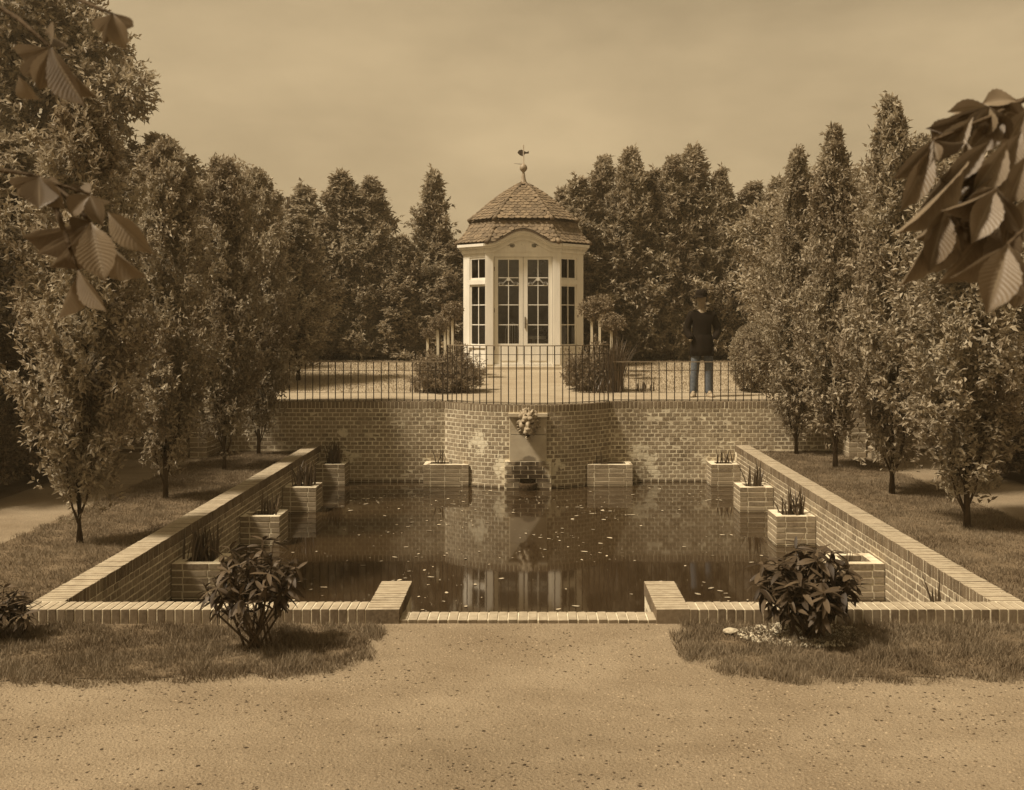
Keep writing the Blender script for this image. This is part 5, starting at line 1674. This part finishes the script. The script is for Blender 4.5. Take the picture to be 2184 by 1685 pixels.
chestnut(CR, (2.88, 1.0, 2.6), [RT, [(2230, 300, 1.8), (2124, 401, D3)], [(2200, 380, 1.75), (2018, 441, D3)], [(2240, 440, 1.6), (2150, 520, 1.45)], [(2240, 200, 1.8), (2110, 228, 1.7)]],
    [(1990, 300, 1917, 388, 46, D3, .0, -.35, 1), (1990, 310, 1924, 452, 52, D3, -.01, -.3, 0), (1990, 300, 2003, 342, 30, D3, -.01, .2, 2), (1990, 300, 2062, 312, 30, D3, .03, .6, 0), (1990, 300, 1990, 380, 40, D3 + .03, .0, .5, 3), (2060, 330, 1960, 460, 50, D3 + .04, .0, -.6, 0),
     (2065, 345, 1918, 510, 40, D3 - .02, -.01, -.75, 0), (2110, 300, 2010, 390, 46, D3, .0, -.3, 0), (2130, 320, 2040, 430, 52, D3 + .02, .0, -.5, 1), (2150, 300, 2075, 420, 56, D3, .0, -.4, 0),
     (2018, 441, 1983, 578, 62, D3 - .03, -.02, -.15, 0), (2018, 441, 1928, 618, 46, D3 - .02, -.02, -.65, 0), (2018, 441, 2030, 560, 56, D3 + .02, .0, .7, 1), (2018, 441, 1960, 520, 46, D3 + .03, .0, -.8, 3), (2018, 441, 2055, 520, 50, D3 + .05, .0, .9, 0),
     (2124, 401, 2075, 517, 64, D3 - .05, -.03, -.2, 0), (2124, 401, 2016, 458, 30, D3 - .04, -.03, -.9, 0), (2124, 401, 2120, 520, 60, D3 - .03, -.02, .5, 1), (2124, 401, 2175, 500, 60, D3 - .04, .0, .5, 0), (2124, 401, 2060, 430, 40, D3, .0, -.8, 0),
     (2150, 520, 2106, 668, 84, 1.42, -.03, -.15, 0), (2150, 520, 2034, 600, 46, 1.45, .0, -.8, 0), (2150, 520, 2185, 640, 70, 1.44, .0, .4, 0), (2150, 520, 2080, 610, 60, 1.5, .02, -1.0, 1),
     (2110, 228, 1988, 286, 50, 1.68, .0, -.4, 1), (2110, 228, 2022, 236, 34, 1.68, .0, .3, 0), (2110, 228, 2050, 290, 44, 1.66, .0, -.5, 0), (2110, 228, 2150, 300, 60, 1.66, .0, .4, 0), (2110, 228, 2190, 250, 50, 1.7, .0, .2, 2), (2110, 228, 2095, 300, 46, 1.66, .0, .0, 3), (2170, 215, 2095, 216, 36, 1.7, .0, .8, 0), (2190, 230, 2140, 330, 60, 1.68, .0, -.3, 0), (2190, 330, 2150, 440, 60, 1.6, .0, -.2, 0), (2190, 420, 2170, 520, 60, 1.55, .0, .2, 1),
     (2075, 250, 1975, 345, 52, D3 + .05, .0, -.25, 1), (2060, 262, 1950, 350, 44, D3 + .06, .0, -.5, 0), (2090, 330, 1950, 480, 54, D3 + .03, .0, -.3, 0), (2120, 345, 1990, 500, 60, D3 + .04, .0, -.2, 1), (2150, 360, 2050, 480, 60, D3 + .01, .0, -.35, 0), (2060, 470, 1960, 590, 56, D3 + .04, .0, -.4, 0), (2110, 480, 2020, 620, 60, D3 + .05, .0, -.5, 1), (2160, 450, 2130, 600, 76, D3 + .02, .0, .2, 0), (2040, 250, 1985, 300, 40, 1.7, .0, .4, 0), (2150, 240, 2060, 330, 56, 1.66, .0, -.2, 0), (2180, 280, 2110, 390, 60, 1.62, .0, -.3, 1), (2190, 560, 2160, 660, 70, 1.5, .0, .2, 0),
     (2060, 300, 2040, 400, 50, D3 + .08, .0, -.4, 3), (2090, 380, 2030, 500, 60, D3 + .08, .0, -.3, 3), (2080, 430, 2060, 560, 70, D3 + .1, .0, .3, 3), (2110, 440, 2090, 590, 80, D3 + .1, .0, .0, 3)])

# ------------------------------------------------------------------ person on the terrace
def skin_body(name, V, E, rad, mat, parent, M, root=0, sub=2):
    me = bpy.data.meshes.new(name)
    me.from_pydata([tuple(v) for v in V], E, [])
    me.materials.append(MATS[mat])
    o = put(name, me, parent, M)
    o.modifiers.new('Skin', 'SKIN')
    for i, r_ in enumerate(rad):
        d = me.skin_vertices[0].data[i]
        d.radius = r_ if isinstance(r_, tuple) else (r_, r_)
        d.use_root = (i == root)
    s = o.modifiers.new('Sub', 'SUBSURF'); s.levels = sub; s.render_levels = sub
    o.modifiers['Skin'].use_smooth_shade = True
    return o
PPX, PPY = 2.97, 18.4
ps = thing('person', (PPX, PPY, TZ), 'person in dark jacket, peaked cap and blue trousers standing behind the right railing', 'person')
MP = T(PPX, PPY, TZ)
# x to the viewer's right, y away, z up
Vb = [(0, 0, .95), (0, .01, 1.15), (0, .01, 1.38), (0, 0, 1.50), (-.01, -.01, 1.58), (-.015, -.02, 1.68), (-.01, -.01, 1.755),
      (-.10, 0, .90), (-.115, -.01, .50), (-.14, .02, .10), (-.17, -.10, .05), (.10, 0, .90), (.115, -.01, .50), (.12, .02, .10), (.13, -.12, .05),
      (-.17, .0, 1.40), (-.25, .02, 1.14), (-.20, -.12, .95), (.17, .0, 1.40), (.26, .03, 1.14), (.20, -.11, .95)]
Eb = [(0, 1), (1, 2), (2, 3), (3, 4), (4, 5), (5, 6), (0, 7), (7, 8), (8, 9), (9, 10), (0, 11), (11, 12), (12, 13), (13, 14), (2, 15), (15, 16), (16, 17), (2, 18), (18, 19), (19, 20)]
Rb = [(.12, .09), (.11, .085), (.12, .09), .045, .066, (.10, .118), .085, .075, .055, .036, .034, .075, .055, .036, .034, .055, .042, .034, .055, .042, .034]
skin_body('body', Vb, Eb, Rb, 'skin', ps, MP)
Vj = [(0, 0, .82), (0, .005, .98), (0, .01, 1.18), (0, .01, 1.36), (0, .005, 1.47), (-.185, .0, 1.40), (-.27, .02, 1.13), (-.18, -.13, .98), (.185, .0, 1.40), (.28, .03, 1.13), (.19, -.12, .97)]
Ej = [(0, 1), (1, 2), (2, 3), (3, 4), (3, 5), (5, 6), (6, 7), (3, 8), (8, 9), (9, 10)]
skin_body('jacket', Vj, Ej, [(.21, .15), (.19, .135), (.165, .125), (.165, .12), (.075, .08), .085, .072, .06, .085, .072, .06], 'cloth_dark', ps, MP)
skin_body('trousers', [(0, 0, .93), (-.095, 0, .84), (-.12, -.01, .50), (-.15, .02, .02), (.095, 0, .84), (.12, -.01, .50), (.125, .02, .02)], [(0, 1), (1, 2), (2, 3), (0, 4), (4, 5), (5, 6)], [(.14, .11), .10, .078, .072, .10, .078, .072], 'denim', ps, MP)
sk = MB(); sk.lathe([(.205, .70), (.212, .705), (.208, .80), (.198, .92), (.186, 1.02), (.165, 1.06)], 0, 0, 20)
sk.V = [MP @ Vector((v.x, v.y * .72 + .012 * math.sin(v.x * 40), v.z)) for v in sk.V]; sk.build('jacket_skirt', 'cloth_dark', ps, True)
for sx, tw in ((-.158, .35), (.132, -.25)):
    bm = bmesh.new(); bmesh.ops.create_icosphere(bm, subdivisions=3, radius=1)
    for v in bm.verts:
        v.co = Vector((v.co.x * (.052 - .008 * v.co.y), v.co.y * .14, max(0.0, v.co.z + .35) * .062 * (1 + .35 * v.co.y)))
    me = bpy.data.meshes.new('shoe'); bm.to_mesh(me); bm.free(); me.materials.append(MATS['shoe']); me.polygons.foreach_set('use_smooth', [True] * len(me.polygons))
    put('shoe', me, ps, MP @ T(sx, -.05, .004) @ RZ(-tw))
cp = MB(); cp.lathe([(.096, 1.70), (.104, 1.74), (.10, 1.79), (.07, 1.825), (0, 1.835)], -.012, -.012, 16)
cp.V = [MP @ v for v in cp.V]; cpo = cp.build('cap', 'cloth_dark', ps, True)
cp = MB()
V = []
for i in range(9):
    a_ = math.pi * (0.5 + i / 8) + 0.35
    for (r_, z_) in ((.095, 1.715), (.19 if 0 < i < 8 else .11, 1.695)):
        V.append(MP @ Vector((-.012 + r_ * math.cos(a_), -.012 + r_ * math.sin(a_) * .9, z_)))
V += [v + Vector((0, 0, .01)) for v in V]
Fc = []
for i in range(8):
    Fc += [(2 * i, 2 * i + 1, 2 * i + 3, 2 * i + 2), (18 + 2 * i, 18 + 2 * i + 2, 18 + 2 * i + 3, 18 + 2 * i + 1), (2 * i + 1, 19 + 2 * i, 21 + 2 * i, 2 * i + 3)]
cp.add(V, Fc); cp.build('peak', 'cloth_dark', cpo)
fc = MB(); fc.tube([(-.10, -.075, 1.69), (-.128, -.09, 1.645), (-.10, -.08, 1.635)], [.008, .014, .008], 6)
for dx in (-.075, -.02): fc.tube([(dx - .012, -.098 + abs(dx + .05) * .25, 1.685), (dx + .012, -.10 + abs(dx + .05) * .25, 1.685)], .006, 6)
fc.tube([(-.085, -.09, 1.607), (-.03, -.098, 1.604)], .006, 6)
fc.V = [MP @ (v + Vector((0, -.012, 0))) for v in fc.V]; fc.build('face_features', 'skin', ps, True)
hr = MB(); hr.lathe([(.070, 1.62), (.082, 1.66), (.088, 1.71)], .006, .030, 14); hr.V = [MP @ v for v in hr.V if True]; hr.build('hair', 'cloth_dark', ps, True)

# ------------------------------------------------------------------ thin warm volume added to lift the dark tones
m = bpy.data.materials.new('lift_volume'); MATS['lift_volume'] = m; m.use_nodes = True
nt = m.node_tree; nt.nodes.clear()
out_ = nt.nodes.new('ShaderNodeOutputMaterial'); pvn = nt.nodes.new('ShaderNodeVolumePrincipled')
pvn.inputs['Color'].default_value = (0.95, 0.78, 0.52, 1); pvn.inputs['Density'].default_value = 0.0017; pvn.inputs['Anisotropy'].default_value = 0.2
nt.links.new(pvn.outputs[0], out_.inputs['Volume'])
mb = MB(); mb.box(-300, 300, -80, 420, -2.0, 14.0); hz = mb.build('lift_volume', 'lift_volume')
tag(hz, 'thin warm volume added over the whole garden to lift its dark tones', 'lift_volume', kind='stuff')
